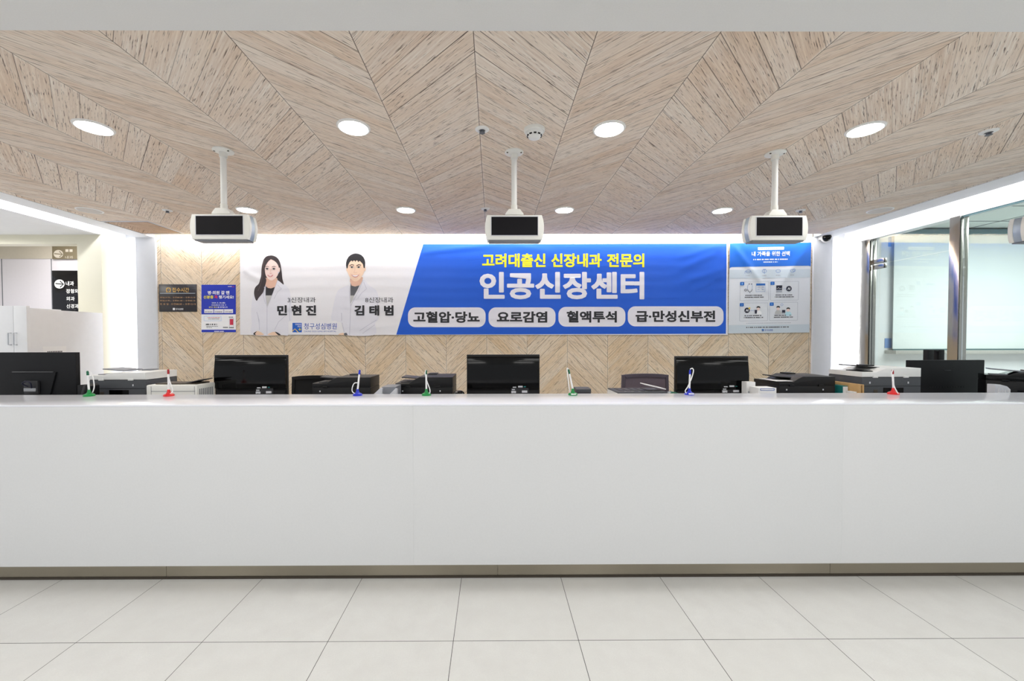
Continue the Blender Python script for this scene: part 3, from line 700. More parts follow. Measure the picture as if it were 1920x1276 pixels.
P.text(T, '내 가족을 위한 선택', (1410, 471, 1481, 480), 'pure', 1, .02)
P.blur(T, 1413, 1478, 486, 2.2, 'pure', 1, 4).blur(T, 1432, 1459, 491, 1.8, 'pure', 1, 5)
I = 'poster_icons'
for cx in (1403.5, 1434, 1460, 1486):
    P.ring(I, oval(cx, 508, 4.6, 3.2, 20), oval(cx, 508, 3.8, 2.5, 20), 'icon_blue', 1).blur(T, cx-4, cx+4, 516, 1.4, 'card_line', 1, int(cx))
P.line(I, [(1397.5, 512), (1397.5, 508), (1409, 508), (1409, 512)], .7, 'icon_blue', 2).line(I, [(1434, 504), (1434, 513)], .7, 'icon_blue', 2).line(I, [(1431, 504.5), (1437, 504.5)], .7, 'icon_blue', 2).ring(I, oval(1489, 507, 3, 3, 18), oval(1489, 507, 2.2, 2.2, 18), 'icon_blue', 2)
C = 'step_cards'
for n, (x0, y0, x1, y1) in enumerate(((1389, 527.5, 1443, 563), (1446, 527.5, 1499, 563), (1389, 567, 1442, 601), (1445, 566.5, 1498, 601))):
    P.ring(C, rrect(x0, y0, x1, y1, 1.5, 4), rrect(x0+.5, y0+.5, x1-.5, y1-.5, 1.3, 4), 'card_line', 1)
    P.poly(C, rrect(x0, y0+.3, x0+7.6, y0+6.6, 1.2, 4), 'badge', 2).text(C, str(n+1), (x0+2.9, y0+1.6, x0+4.7, y0+5.2), 'sky', 3)
    cx = (x0+x1)/2
    P.blur(C, cx-17, cx+15, y1-10, 1.7, 'ink_soft', 2, n+20).blur(C, cx-18, cx+18, y1-6.4, 1.7, 'ink_soft', 2, n+30)
P.line(C, [(1403, 541.5), (1404.5, 545), (1407.5, 547), (1410.5, 545), (1412, 541.5)], .9, 'navy', 2).line(C, [(1407.5, 547), (1407.5, 549)], .8, 'navy', 2).line(C, [(1403, 541.5), (1403, 535), (1405, 532.5)], .5, 'icon_blue', 2).line(C, [(1412, 541.5), (1412, 535), (1410, 532.5)], .5, 'icon_blue', 2)
P.poly(C, oval(1406, 531.8, 1.2, .8, 12), 'navy', 3).poly(C, oval(1410.4, 531.8, 1.2, .8, 12), 'navy', 3).ring(C, oval(1399.5, 543, 2.4, 2.4, 16), oval(1399.5, 543, 1.4, 1.4, 16), 'ink_soft', 2)
P.poly(C, rect(1419, 531, 1436, 534.8), 'badge', 2).ring(C, rect(1419, 531, 1436, 546.5), rect(1419.4, 531.4, 1435.6, 546.1), 'icon_blue', 2)
for y in (538, 542): P.blur(C, 1422, 1426, y, 1, 'icon_blue', 2, int(y)).blur(C, 1430, 1434, y, 1, 'icon_blue', 2, int(y)+1)
P.poly(C, rect(1456.5, 535, 1467.5, 543.5), 'navy', 2).poly(C, rect(1456.5, 543.5, 1467.5, 548), 'card_line', 2).line(C, [(1457.5, 541), (1460, 540.2), (1461, 538.5), (1462, 541), (1466.5, 540.5)], .5, 'pure', 3)
P.poly(C, oval(1480.5, 541.3, 5.3, 5.1), 'navy', 2).text(C, 'AI', (1477.8, 539, 1483, 543.4), 'pure', 3, .02).line(C, [(1469.5, 541.5), (1474, 541.5)], .5, 'icon_blue', 2)
P.poly(C, oval(1403, 581, 5, 5.1), 'navy', 2).text(C, 'AI', (1400.4, 578.8, 1405.6, 583.2), 'pure', 3, .02).poly(C, oval(1407.3, 577, 1.7, 1.9, 14), 'logo_yellow', 3).line(C, [(1409, 581.5), (1416, 581.5)], .6, 'icon_blue', 2)
def bust(x, y, hair, coat):
    P.poly(C, smooth([(x-5.5, y+11.5), (x-4, y+5.5), (x, y+4), (x+4.5, y+5.5), (x+6, y+11.5)]), coat, 2).poly(C, oval(x, y+1.2, 2.7, 3.6, 20), 'skin', 3).poly(C, smooth([(x-3.4, y), (x-2.6, y-2.8), (x+.6, y-3.6), (x+3.2, y-2.2), (x+3.2, y+.4), (x+1, y-.8), (x-1.6, y-.6)]), hair, 4)
bust(1424, 577, 'ink', 'pure'); bust(1461, 577, 'ink', 'grey_top'); bust(1480, 580, 'knit', 'soft_blue')
P.poly(C, [(1417, 580.5), (1422, 580.5), (1421, 587.5), (1418, 587.5)], 'navy', 5).poly(C, rect(1468.5, 581.2, 1474.5, 586), 'navy', 5).poly(C, rect(1468.5, 586, 1474.5, 588), 'card_line', 5).ring(C, oval(1468, 571.2, 2.4, 2.4, 16), oval(1468, 571.2, 1.9, 1.9, 16), 'icon_blue', 3)
P.blur(T, 1402, 1486, 605.2, .9, 'card_line', 1, 41).blur(T, 1402, 1482, 613, 1.9, 'ink_soft', 1, 42)
P.poly('hospital_logo', rect(1431, 616.6, 1435, 620.8), 'badge', 2).line('hospital_logo', [(1431, 620.4), (1432.4, 619), (1434, 620.6)], .5, 'logo_yellow', 3).text('hospital_logo', '청구성심병원', (1436.5, 616.8, 1452, 620.3), 'logo_text', 2, .01)
P.finish()

# --- opening-hours plaque
def flat(Y): return lambda px, py, lift: at(px, py, Y-lift)
pl = thing('hours_plaque', at(333, 584, YW-.002), 'dark plaque with gold opening hours writing on the plank wall', 'sign')
a, c = at(297.5, 532.8, YW-.008), at(368.8, 584, YW-.008)
B().box(a.x, c.x, YW-.008, YW-.0005, c.z, a.z, bev=.001).done('plate', 'dark_plaque', pl, True)
P = Print(pl, flat(YW-.009))
P.text('title', '접수시간', (323, 539, 354.5, 547.5), 'gold', 1, .004)
P.ring('clock_icon', rrect(311.5, 539, 320, 547.5, 2.5), rrect(313, 540.3, 318.6, 546.6, 2.4), 'gold', 1).line('clock_icon', [(312.5, 547.2), (311.6, 548.2)], .8, 'gold', 1).line('clock_icon', [(319, 547.2), (320, 548.2)], .8, 'gold', 1).line('clock_icon', [(314.5, 543.4), (316.8, 543.2)], .6, 'gold', 1)
P.poly('rule', rect(300, 549.2, 366, 550), 'poster_band', 1)
P.text('hours_writing', '평일(오전) : 오전08:30 ~ 오후12:15', (300, 555.8, 366, 559.3), 'copper', 1, .0)
P.text('hours_writing', '평일(오후) : 오후01:30 ~ 오후05:15', (300, 561.8, 366, 565.3), 'copper', 1, .0)
P.text('hours_writing', '토 요 일 : 오전08:30 ~ 오후12:15', (300, 567.8, 367, 571.6), 'copper', 1, .0)
P.poly('hospital_logo', rrect(324, 577, 328, 581, .5), 'pure', 1).text('hospital_logo', '청구성심병원', (329.3, 577.4, 343.5, 580.8), 'pure', 1, .01)
P.finish()

# --- blue notice
nt_ = thing('identity_notice', at(410, 622, YW-.002), 'royal blue and white notice in a clear sleeve beside the dark plaque', 'poster')
S_not = lambda px, py, lift: at(px, py, YW-.0045-lift-.0012*math.sin((px-377)*.05))
sheet(nt_, 'notice_sheet', S_not, 377.5, 533.4, 442.3, 622.8, 30, 30, 'pure')
P = Print(nt_, S_not, 6)
N = lambda x, y: (372+x/12.76, 528+y/12.76)
NB = lambda a, b, c, d: (*N(a, b), *N(c, d))
P.poly('blue_field', rect(*NB(72, 70, 895, 778)), 'royal', 0).poly('blue_foot', rect(*NB(75, 1145, 897, 1205)), 'royal', 0)
T = 'notice_writing'
P.text('notice_lettering#1', '병·의원 갈 땐', NB(225, 215, 742, 305), 'pure', 1, .025).text('notice_lettering#2', '신분증', NB(122, 325, 358, 405), 'yellow', 1, .025).text('notice_lettering#3', '꼭', NB(378, 325, 460, 405), 'mark_red', 1, .03).text('notice_lettering#4', '챙기세요!', NB(485, 325, 845, 405), 'pure', 1, .025)
P.text('notice_lettering#5', '2024. 5. 20.(월)', NB(320, 485, 640, 525), 'pure', 1, .012).text('notice_lettering#6', '건강보험으로 진료 시', NB(310, 540, 660, 572), 'pure', 1, .008).text('notice_lettering#7', '본인 확인', NB(250, 590, 455, 625), 'yellow', 1, .012).text('notice_lettering#8', '을 해야합니다.', NB(465, 590, 705, 625), 'pure', 1, .012)
for x0, x1 in ((140, 360), (375, 605), (615, 828)):
    P.poly('box_row', rect(*NB(x0, 655, x1, 748)), 'pill', 1)
    a, b = N(x0+25, 705), N(x1-25, 718); P.blur('box_row', a[0], b[0], b[1], 1.1, 'ink_soft', 2, x0)
a, b = N(705, 112), N(800, 112); P.blur(T, a[0], b[0], a[1], 1, 'pure', 1, 9); a, b = N(800, 120), N(875, 120); P.blur(T, a[0], b[0], a[1], 1, 'mark_red', 1, 10)
P.ring('speech_box', rrect(*NB(130, 822, 550, 935), 1, 4), rrect(*NB(136, 828, 544, 929), .8, 4), 'sky', 1)
for (x0, x1, y, h, mt, sd) in ((220, 520, 855, .9, 'mark_red', 11), (235, 500, 890, .9, 'ink_soft', 12), (190, 470, 1065, .8, 'ink_soft', 14), (195, 330, 1095, .8, 'ink_soft', 15), (590, 715, 1090, 1.6, 'ink', 16), (735, 850, 1098, 1.5, 'ink', 17), (730, 830, 845, 1.4, 'ink', 18), (380, 610, 1185, 1.5, 'pure', 19)):
    a, b = N(x0, y), N(x1, y); P.blur(T, a[0], b[0], a[1], h, mt, 2, sd)
a, b = N(180, 1020), N(445, 1020); P.blur(T, a[0], b[0], a[1], 2.6, 'ink', 2, 13)
P.poly('phone_picture', rrect(*NB(742, 870, 845, 1085), .7, 4), 'pure', 1).ring('phone_picture', rrect(*NB(742, 870, 845, 1085), .7, 4), rrect(*NB(748, 876, 839, 1079), .6, 4), 'card_line', 2).poly('phone_picture', rect(*NB(752, 890, 834, 1032)), 'mark_red', 2)
P.finish()

# --- directory sign in the corridor and the dull one above it
ds = thing('directory_sign', at(130, 600, 6.08), 'black directory sign with white arrow and department names on the corridor wall', 'sign')
a, c = at(97.5, 507, 6.075), at(190, 640, 6.075)
B().box(a.x, c.x, 6.072, 6.0985, c.z, a.z, bev=.003).done('sign_plate', 'sign_black', ds, True)
P = Print(ds, flat(6.071))
D = lambda x, y: (90+x/8.508, 440+y/8.508)
P.poly('arrow_disc', [D(x, y) for x, y in oval(183, 784, 81, 72)], 'pure', 1).line('arrow_disc', [D(118, 776), D(245, 788)], 1.9, 'sign_ink', 2).line('arrow_disc', [D(190, 735), D(246, 788), D(192, 835)], 1.9, 'sign_ink', 3)
for tx, en, x0, y0, x1, y1 in (('내과', 'Internal Medicine', 283, 740, 413, 810), ('정형외과', 'Orthopedics', 288, 862, 560, 932), ('외과', 'Surgery', 293, 985, 425, 1052), ('신경과', 'Neurology', 295, 1103, 490, 1170)):
    P.text('department_names', tx, (*D(x0, y0), *D(x1, y1)), 'pure', 1, .012).text('english_names', en, (*D(x0+4, y1+12), *D(x0+len(en)*17, y1+34)), 'ink_soft', 1)
P.finish()
ds = thing('transom_sign', at(130, 480, 6.06), 'dull olive sign panel with pale arrow above the black directory sign', 'sign')
a, c = at(96, 457, 6.06), at(185, 485, 6.06)
B().box(a.x, c.x, 6.07, 6.0895, c.z, a.z-.002).done('sign_plate', 'olive', ds, True)
P = Print(ds, flat(6.069))
P.poly('arrow_disc', [D(x, y) for x, y in oval(165, 305, 76, 64)], 'taupe', 1).line('arrow_disc', [D(100, 300), D(225, 312)], 1.7, 'olive', 2).line('arrow_disc', [D(180, 262), D(230, 312), D(182, 352)], 1.7, 'olive', 3)
P.text('department_names', '내과', (*D(275, 335), *D(400, 380)), 'taupe', 1).poly('blurred_marks', rect(*D(278, 230), *D(328, 272)), 'taupe', 1).poly('blurred_marks', rect(*D(342, 230), *D(392, 272)), 'taupe', 1)
P.finish()

# --- cabinet and paper notice on the left
cb = thing('tall_cabinet', (-5, 3.86, 0), 'tall white cabinet with a slim bar handle beside the low side wall', 'cabinet')
zc = at(20, 573, 3.83).z; xr = at(50, 600, 3.83).x
B().box(-5.5, -4.61, 3.86, 4.3, 0, zc-.005).done('body', 'paint', cb, True)
xd = at(26, 640, 3.83).x
B().box(-5.5, xd-.002, 3.83, 3.858, .02, zc, bev=.002).done('door', 'paint', cb, True)
q = B().box(xd+.002, xr, 3.83, 3.858, .02, zc, bev=.002).done('door', 'paint', cb, True)
a, c = at(21, 624, 3.83), at(32, 646, 3.83)
b = B(); 
for x in (a.x, c.x): b.tube([(x, 3.83, c.z), (x, 3.805, c.z), (x, 3.805, a.z), (x, 3.83, a.z)], .005, 8)
b.done('handle', 'silver', cb, True)
a = at_x(80, 649.5, -4.5); c = at_x(124, 651, -4.5)
pn = thing('paper_notice', (-4.499, (a.y+c.y)/2, a.z-.3), 'white paper notice taped to the low side wall', 'notice')
B().box(-4.4995, -4.4985, a.y, c.y, a.z-.3, a.z).done('sheet', 'paper', pn, True)
b = B(); yy = a.y+.04
while yy < c.y-.05: b.box(-4.4985, -4.498, yy, yy+.011, a.z-.062, a.z-.048); yy += .016
b.done('writing', 'ink_soft', pn, True)
# blue sheets on the wall beyond the glass
for (x0, x1, y0, y1, lb) in ((1666, 1671, 444, 462, 'narrow blue sheet high on the wall beside the roller blind'), (1659, 1671, 634, 652, 'pale blue sheet low on the wall beside the roller blind')):
    a, c = at(x0, y0, 5.597), at(x1, y1, 5.597)
    tag(B().box(a.x, c.x, 5.594, 5.599, c.z, a.z).done('blue_notice', 'icon_blue'), lb, 'notice')

# ------------------------------------------------------------------ things on the desk
def px_thing(name, px, Y, label, cat, group=None, rz=0): return thing(name, (at(px, 738, Y).x, Y, ZD), label, cat, group, rz)
def zpx(py, Y): return at(924, py, Y).z - ZD

def monitor(x0, x1, ytop, Y, label, ports, rz=0):
    a, c = at(x0, ytop, Y), at(x1, ytop, Y); w = c.x-a.x; zt = a.z-ZD; z0 = zt-w*.61
    t = thing('computer_monitor', ((a.x+c.x)/2, Y, ZD), label, 'monitor', 'glossy black monitors behind the counter', rz)
    hw = w/2; zb = zt-(zt-z0)*.77
    B().box(-hw, hw, .004, .03, z0, zt, bev=.004).done('bezel', 'black', t)
    B().prism_x([(.008, zb), (-.012, zb+.008), (-.016, zb+(zt-zb)*.45), (-.004, zt-.05), (.006, zt-.006), (.008, zt-.004)], -hw+.004, hw-.004, .003).done('back_cover', 'black_gloss', t)
    B().prism_x([(.006, z0+.004), (-.006, z0+.01), (-.006, zb-.012), (.004, zb-.002), (.008, zb-.002)], -hw+.012, hw-.012, .002).done('lower_cover', 'black', t)
    B().box(-hw+.012, hw-.012, .0302, .031, z0+.015, zt-.012).done('screen', 'screen', t)
    B().prism([(-.06, .0), (.06, .0), (.035, z0+.1), (-.035, z0+.1)], .002, .012).done('neck', 'black', t)
    B().box(-.12, .12, -.04, .16, 0, .012, bev=.004).done('foot_plate', 'black', t)
    p0 = at(ports[0], 738, Y).x-(a.x+c.x)/2; p1 = at(ports[1], 738, Y).x-(a.x+c.x)/2; zz = zpx(737, Y); zz2 = zpx(722, Y); h = zz2-zz
    b = B(); b.box(p0, p1, -.0075, -.004, zz, zz2).done('port_panel', 'black_light', t)
    b = B()
    for k, (u, v, uu, vv) in enumerate(((.02, .05, .28, .32), (.05, .42, .22, .55), (.62, .1, .92, .36), (.4, .75, .66, .95), (.1, .72, .3, .84))):
        b.box(p0+(p1-p0)*u, p0+(p1-p0)*uu, -.016, -.0075, zz+h*v, zz+h*vv, bev=.001)
    b.done('cable_plug', 'pale_plastic', t)
    b = B().box(p0+(p1-p0)*.72, p0+(p1-p0)*.84, -.013, -.0075, zz+h*.78, zz+h*.9); b.done('port_marker', 'teal', t)
    b = B()
    for k in range(3):
        x = p0+(p1-p0)*(.15+.3*k); b.tube(spline([(x, -.012, zz+h*.2), (x+.004, -.022, zz-.03), (x-.006, -.02, zz-.09), (x, -.01, .02)], 5), .0028, 6)
    b.done('cable', 'black', t)
    return t
monitor(401.5, 537.5, 665.5, 3.05, 'glossy black monitor seen from behind below the two portraits', (481, 513))
monitor(875, 1012, 664.5, 3.05, 'glossy black monitor seen from behind at the middle of the desk', (958, 991))
monitor(1267, 1404, 667.5, 3.05, 'glossy black monitor seen from behind below the health poster', (1352, 1386))

def matte_monitor(x0, x1, ytop, Y, label, rz, hub):
    a, c = at(x0, ytop, Y), at(x1, ytop, Y); w = c.x-a.x; zt = a.z-ZD; z0 = zt-w*(.58 if hub else .49); hw = w/2
    t = thing('computer_monitor', ((a.x+c.x)/2, Y, ZD), label, 'monitor', 'matte black monitors behind the counter', rz)
    B().box(-hw, hw, .0, .024, z0, zt, bev=.003).done('back_cover', 'black_matte', t)
    B().box(-hw, hw, .0242, .032, z0, zt, bev=.002).done('bezel', 'black', t)
    B().box(-hw+.01, hw-.01, .0322, .033, z0+.02, zt-.01).done('screen', 'screen', t)
    if hub:
        B().prism([(-.17, zt-.145), (.17, zt-.145), (.115, z0+.02), (-.115, z0+.02)], -.012, .002, .004).done('back_bulge', 'black_matte', t)
        B().prism_x([(-.012, zt-.14), (-.012, zt-.148), (-.017, zt-.146)], -.155, .155).done('crease', 'black_light', t)
        b = B().box(-.052, .052, -.03, -.012, z0+.055, zt-.208, bev=.004); b.done('hinge_block', 'black_light', t)
        B().box(-.045, .045, -.036, -.03, zt-.285, zt-.262).done('connector', 'silver', t)
        B().tube(spline([(-.01, -.036, zt-.25), (-.025, -.06, zt-.225), (.0, -.055, zt-.21), (.028, -.055, zt-.222), (.02, -.04, zt-.26)], 6), .005, 8).done('cable', 'navy', t, label='dark navy cable loop')
    else:
        B().box(-.03, .03, -.003, .001, zt-.088, zt-.083).done('badge', 'black_light', t)
        b = B()
        for k in range(14): b.box(-.16+k*.024, -.148+k*.024, -.002, .001, z0+.1, z0+.106)
        b.done('vent', 'black', t)
    B().prism([(-.04, 0), (.04, 0), (.03, z0+.1), (-.03, z0+.1)], .004, .016).done('neck', 'black', t)
    B().box(-.13, .13, -.06, .09 if hub else .06, 0, .012, bev=.004).done('foot_plate', 'black', t)
    return t
matte_monitor(-14, 143, 660.5, 2.98, 'matte black monitor seen from behind beside the low side wall, cut off by the frame', -.02, True)
matte_monitor(1702, 1851, 675, 3.36, 'broad matte black monitor seen from behind in front of the steel post', .05, False)

def scanner(name, x0, x1, ys, yl, yh, Y, D, label, cat, low, top, tray, group, sheet_=False, rz=0):
    a, c = at(x0, 738, Y), at(x1, 738, Y); w = c.x-a.x; hw = w/2
    t = thing(name, ((a.x+c.x)/2, Y, ZD), label, cat, group, rz)
    zs, zl, zh = zpx(ys, Y), zpx(yl, Y), zpx(yh, Y)
    B().box(-hw, hw, 0, D, .0, zs-.004, bev=.006).done('body', low, t)
    B().box(-hw+.004, hw-.004, .004, D-.004, zs-.006, zs+.002).done('seam', 'black', t)
    zlow = zs+(zl-zs)*.75
    B().prism([(-hw, zs), (hw, zs), (hw, zh), (-hw+w*.42, zh), (-hw+w*.34, zh-(zh-zlow)*.35), (-hw+w*.24, zlow), (-hw, zlow)], .0, D, .005).done('document_feeder', top, t)
    mt = Matrix.Translation((0, 0, zl+.012)) @ Matrix.Rotation(math.radians(5), 4, 'Y')
    B().box(-hw+.03, -hw+w*.46, D*.25, D*.8, -.002, .006, mt, bev=.002).done('feeder_tray', tray, t)
    B().box(-hw+w*.08, -hw+w*.36, D*.12, D*.6, zlow, zlow+.006, bev=.002).done('exit_tray', tray, t)
    B().box(-hw+w*.5, -hw+w*.66, D*.7, D*.98, zh-.002, zh+.010, bev=.003).done('feeder_lid', tray, t)
    for k in (.22, .74): B().box(-hw+w*k-.018, -hw+w*k+.018, -.006, .004, zs-.006, zs+.010, bev=.002).done('hinge', top, t)
    for k in (.13, .78): B().box(-hw+w*k-.004, -hw+w*k+.004, -.003, .002, zs*.80, zs*.86).done('latch', 'pale_plastic', t)
    B().box(-hw+w*.36, -hw+w*.70, -.002, .004, zs*.48, zs*.68).done('rear_slot', 'black_gloss', t)
    B().box(-hw+.004, hw-.004, -.0012, .002, zs*.72, zs*.735).done('panel_line', 'black', t)
    B().box(-hw+w*.2, -hw+w*.26, -.003, .002, zs*.53, zs*.62).done('socket', 'kick_dark', t)
    if sheet_: B().box(-hw-.01, -hw+w*.28, D*.05, D*.72, zlow+.007, zlow+.010).done('paper_sheet', 'paper', t)
    return t
GB = 'black document printers behind the counter'
scanner('document_printer', 586, 695, 725, 715, 706.5, 3.03, .24, 'black document printer in front of the black chair', 'printer', 'black', 'black', 'black_light', GB)
scanner('document_printer', 741, 849, 725, 716, 706.5, 3.03, .3, 'black document printer beside the middle glossy monitor', 'printer', 'black', 'black', 'black_light', GB)
scanner('document_printer', 1461, 1566, 724, 716, 707, 3.03, .3, 'black document printer with a white sheet on its tray, beside the tan letter tray', 'printer', 'black', 'black', 'black', GB, True)
scanner('document_printer', 1878, 1985, 718, 704, 700, 2.98, .22, 'black document printer partly cut off by the frame beyond the broad matte monitor', 'printer', 'black', 'black_gloss', 'grey_plastic', GB, rz=-.7)
GW = 'white and charcoal document printers behind the counter'
scanner('document_printer', 167, 273.5, 710, 699, 697, 2.99, .3, 'white and charcoal document printer next to the matte monitor by the low side wall', 'printer', 'charcoal', 'white_plastic', 'grey_plastic', GW)
scanner('document_printer', 1616, 1726.5, 708, 696, 691.5, 2.97, .3, 'white and charcoal document printer with black tray below the glass door', 'printer', 'charcoal', 'white_plastic', 'black', GW)

t = thing('laser_printer', (at(322, 738, 2.84).x, 2.84, ZD), 'small white printer with dark open tray behind the red pen stand', 'printer')
a, c = at(274, 720, 2.84), at(370, 720, 2.84); hw = (c.x-a.x)/2; zz = zpx(720, 2.84)
B().box(-hw, hw, 0, .185, 0, zz, bev=.01).done('body', 'ivory', t)
b = B()
for q in ((-hw+.035, hw-.015, zz-.046, zz-.043), (-hw+.035, -hw+.037, .05, zz-.01), (hw-.02, hw-.018, .05, zz-.01)): b.box(q[0], q[1], -.0012, .002, q[2], q[3])
b.done('panel_line', 'grey_plastic', t)
B().box(-hw+.04, hw-.03, .03, .17, zz, zz+.008, bev=.003).done('output_tray', 'kick_dark', t)
mt = Matrix.Translation((hw-.10, .1, zz+.006)) @ Matrix.Rotation(math.radians(-14), 4, 'Y')
B().box(-.05, .09, -.06, .08, 0, .006, mt, bev=.002).done('tray_flap', 'black_light', t)
b = B()
for k in range(8): b.box(hw-.001, hw+.001, .02+k*.018, .029+k*.018, zz-.1, zz-.03)
b.done('side_vent', 'grey_plastic', t)

t = thing('low_printer', (1.055, 2.8, ZD), 'low white printer with dark ribbed top in front of the mesh chair', 'printer')
zz = 1.064-ZD
B().box(-.18, .18, 0, .25, 0, zz-.008, bev=.006).done('body', 'white_plastic', t)
B().box(-.176, .176, .004, .246, zz-.010, zz, bev=.002).done('top_panel', 'charcoal', t)
b = B()
for k in range(5): b.box(-.14+k*.05, -.11+k*.05, .06, .22, zz, zz+.003)
b.done('top_rib', 'black_light', t)
mt = Matrix.Translation((.10, .03, zz+.006)) @ Matrix.Rotation(math.radians(16), 4, 'Y') @ Matrix.Rotation(.1, 4, 'Z')
tag(B().box(-.06, .09, 0, .11, 0, .006, Matrix.Translation((1.155, 2.86, 1.064+.030)) @ Matrix.Rotation(math.radians(13), 4, 'Y')).done('paper_stack', 'paper'), 'slanted white paper stack on the low white printer', 'paper')
t = thing('green_tape_dispenser', (at(1265, 738, 2.8).x, 2.8, ZD), 'small dark green desk dispenser beside the low white printer', 'dispenser')
B().prism([(-.028, 0), (.028, 0), (.028, .158), (-.012, .166), (-.028, .160)], 0, .05, .004).done('body', 'dark_green', t)
B().box(-.032, -.02, .005, .045, .1, .163, bev=.002).done('cutter_edge', 'pale_plastic', t)
t = thing('card_terminal', (at(1094.5, 738, 2.92).x, 2.92, ZD), 'small dark slate desk box beside a green pen stand', 'device')
B().prism_x([(0, 0), (.09, 0), (.09, .178), (.01, zpx(729, 2.92)), (0, zpx(730, 2.92))], -.055, .055, .004).done('body', 'charcoal', t)
B().box(-.045, .045, -.001, .003, .06, .15).done('front_panel', 'black_light', t)
t = thing('document_scanner', (at(722, 738, 2.82).x, 2.82, ZD), 'small pale grey sloped device between two black document printers', 'device')
zz = zpx(723.5, 2.88)
B().prism([(-.088, 0), (.07, 0), (.07, zz), (-.03, zz), (-.085, zz-.055)], .03, .19, .004).done('body', 'grey_plastic', t)
B().prism([(-.092, 0), (-.02, 0), (-.02, zz-.008), (-.034, zz-.004), (-.089, zz-.055)], .0, .03, .003).done('side_panel', 'pale_plastic', t)
B().prism([(.03, 0), (.085, 0), (.085, zz-.012), (.072, zz-.008), (.03, zz-.05)], .0, .03, .003).done('side_panel', 'pale_plastic', t)
t = thing('desk_speaker', (at(860, 738, 2.86).x, 2.88, ZD), 'round black desk speaker between the black printer and the middle monitor', 'speaker')
B().lathe([(0, 0), (.045, 0), (.046, .1), (.044, .135), (.036, .158), (.02, .168), (0, .170)], 32).done('body', 'black_gloss', t)
B().lathe([(.0462, .095), (.0475, .1), (.0462, .105)], 32).done('band', 'black_light', t)
t = thing('telephone', (at(153, 738, 2.84).x, 2.84, ZD), 'black slanted desk telephone between the matte monitor and a green pen stand', 'telephone')
B().prism([(-.05, 0), (.035, 0), (.035, zpx(722, 2.86)), (.02, zpx(718, 2.86)), (-.05, zpx(720, 2.86))], .02, .095, .004).done('body', 'black', t)
B().prism([(-.02, .12), (.0, .12), (.032, zpx(719, 2.86)), (.014, zpx(718, 2.86))], .0, .025, .004).done('handset', 'black_light', t)
t = thing('paper_box', (at(1408, 738, 2.95).x, 2.95, ZD), 'upright white box against the glossy monitor below the health poster', 'box')
B().box(-.033, .033, 0, .06, 0, zpx(717, 2.95), bev=.002).done('carton', 'paper', t); B().box(-.02, .02, -.001, .001, .13, .15).done('printed_mark', 'card_line', t)
t = thing('paper_box', (at(1440, 738, 2.82).x, 2.82, ZD), 'low white box with blue outline in front of the black printer', 'box')
B().box(-.068, .06, 0, .1, 0, zpx(728, 2.82), bev=.002).done('carton', 'paper', t)
b = B(); zz = zpx(733, 2.82); z2 = zpx(729, 2.82)
for q in ((-.055, .045, z2-.003, z2), (-.055, .045, zz, zz+.003), (-.055, -.052, zz, z2), (.042, .045, zz, z2)): b.box(q[0], q[1], -.001, .001, q[2], q[3])
b.done('blue_outline', 'logo_text', t)
t = thing('letter_tray', (2.69, 3.0, ZD), 'tan board letter tray between the black and the white printers', 'tray')
zz = 1.1-ZD
B().box(2.690, 2.706, 2.92, 3.2, ZD, ZD+zz, bev=.001).done('side_board', 'tan', t, True)
B().box(2.668, 2.690, 2.92, 3.2, ZD, ZD+.006).done('base_board', 'tan', t, True)
B().box(2.706, 2.728, 2.92, 3.2, ZD+zz-.008, ZD+zz, bev=.001).done('top_board', 'tan', t, True)
B().box(2.716, 2.728, 2.92, 3.2, ZD, ZD+zz-.008).done('side_board', 'tan', t, True)
t = thing('ring_binder', (2.65, 3.05, ZD), 'teal binder leaning in the tan letter tray', 'binder')
B().box(2.646, 2.688, 3.01, 3.2, ZD+.007, ZD+zz-.02, bev=.003).done('cover', 'teal', t, True)
B().box(2.650, 2.684, 3.005, 3.0095, ZD+.012, ZD+zz-.026).done('page_block', 'paper', t, True)
o = B().box(0, .02, 0, .06, .007, zz-.055, bev=.001).done('paper_stack', 'paper'); tag(o, 'white papers beside the teal binder in the tan tray', 'paper'); o.location = (2.668, 2.935, ZD)
t = thing('plastic_sleeve', (at(1868, 738, 2.9).x, 2.86, ZD), 'crumpled pale plastic sleeve between the broad matte monitor and the cut-off printer', 'sleeve')
zz = zpx(723, 2.86)
B().prism([(-.06, 0), (.055, 0), (.055, zz-.035), (.03, zz-.012), (-.015, zz), (-.06, zz+.002)], .0, .05, .006).done('sleeve', 'pale_plastic', t)
b = B()
for k in range(4): b.tube([(-.045+k*.026, -.001, .06), (-.035+k*.024, -.002, zz-.02-.006*k)], .0015, 6)
b.done('fold', 'paper', t)
t = thing('display_stand', (at(1754, 738, 3.48).x, 3.48, ZD), 'open black frame stand behind the broad matte monitor', 'stand')
zz = zpx(657, 3.48)
B().box(-.073, -.02, 0, .04, 0, zz, bev=.002).done('upright', 'black', t); B().box(.022, .073, 0, .04, 0, zz, bev=.002).done('upright', 'black', t)
B().box(-.02, .022, 0, .04, zz-.014, zz, bev=.001).done('crossbar', 'black', t); B().box(-.09, .09, -.02, .06, -.0, .012).done('foot_plate', 'black', t)

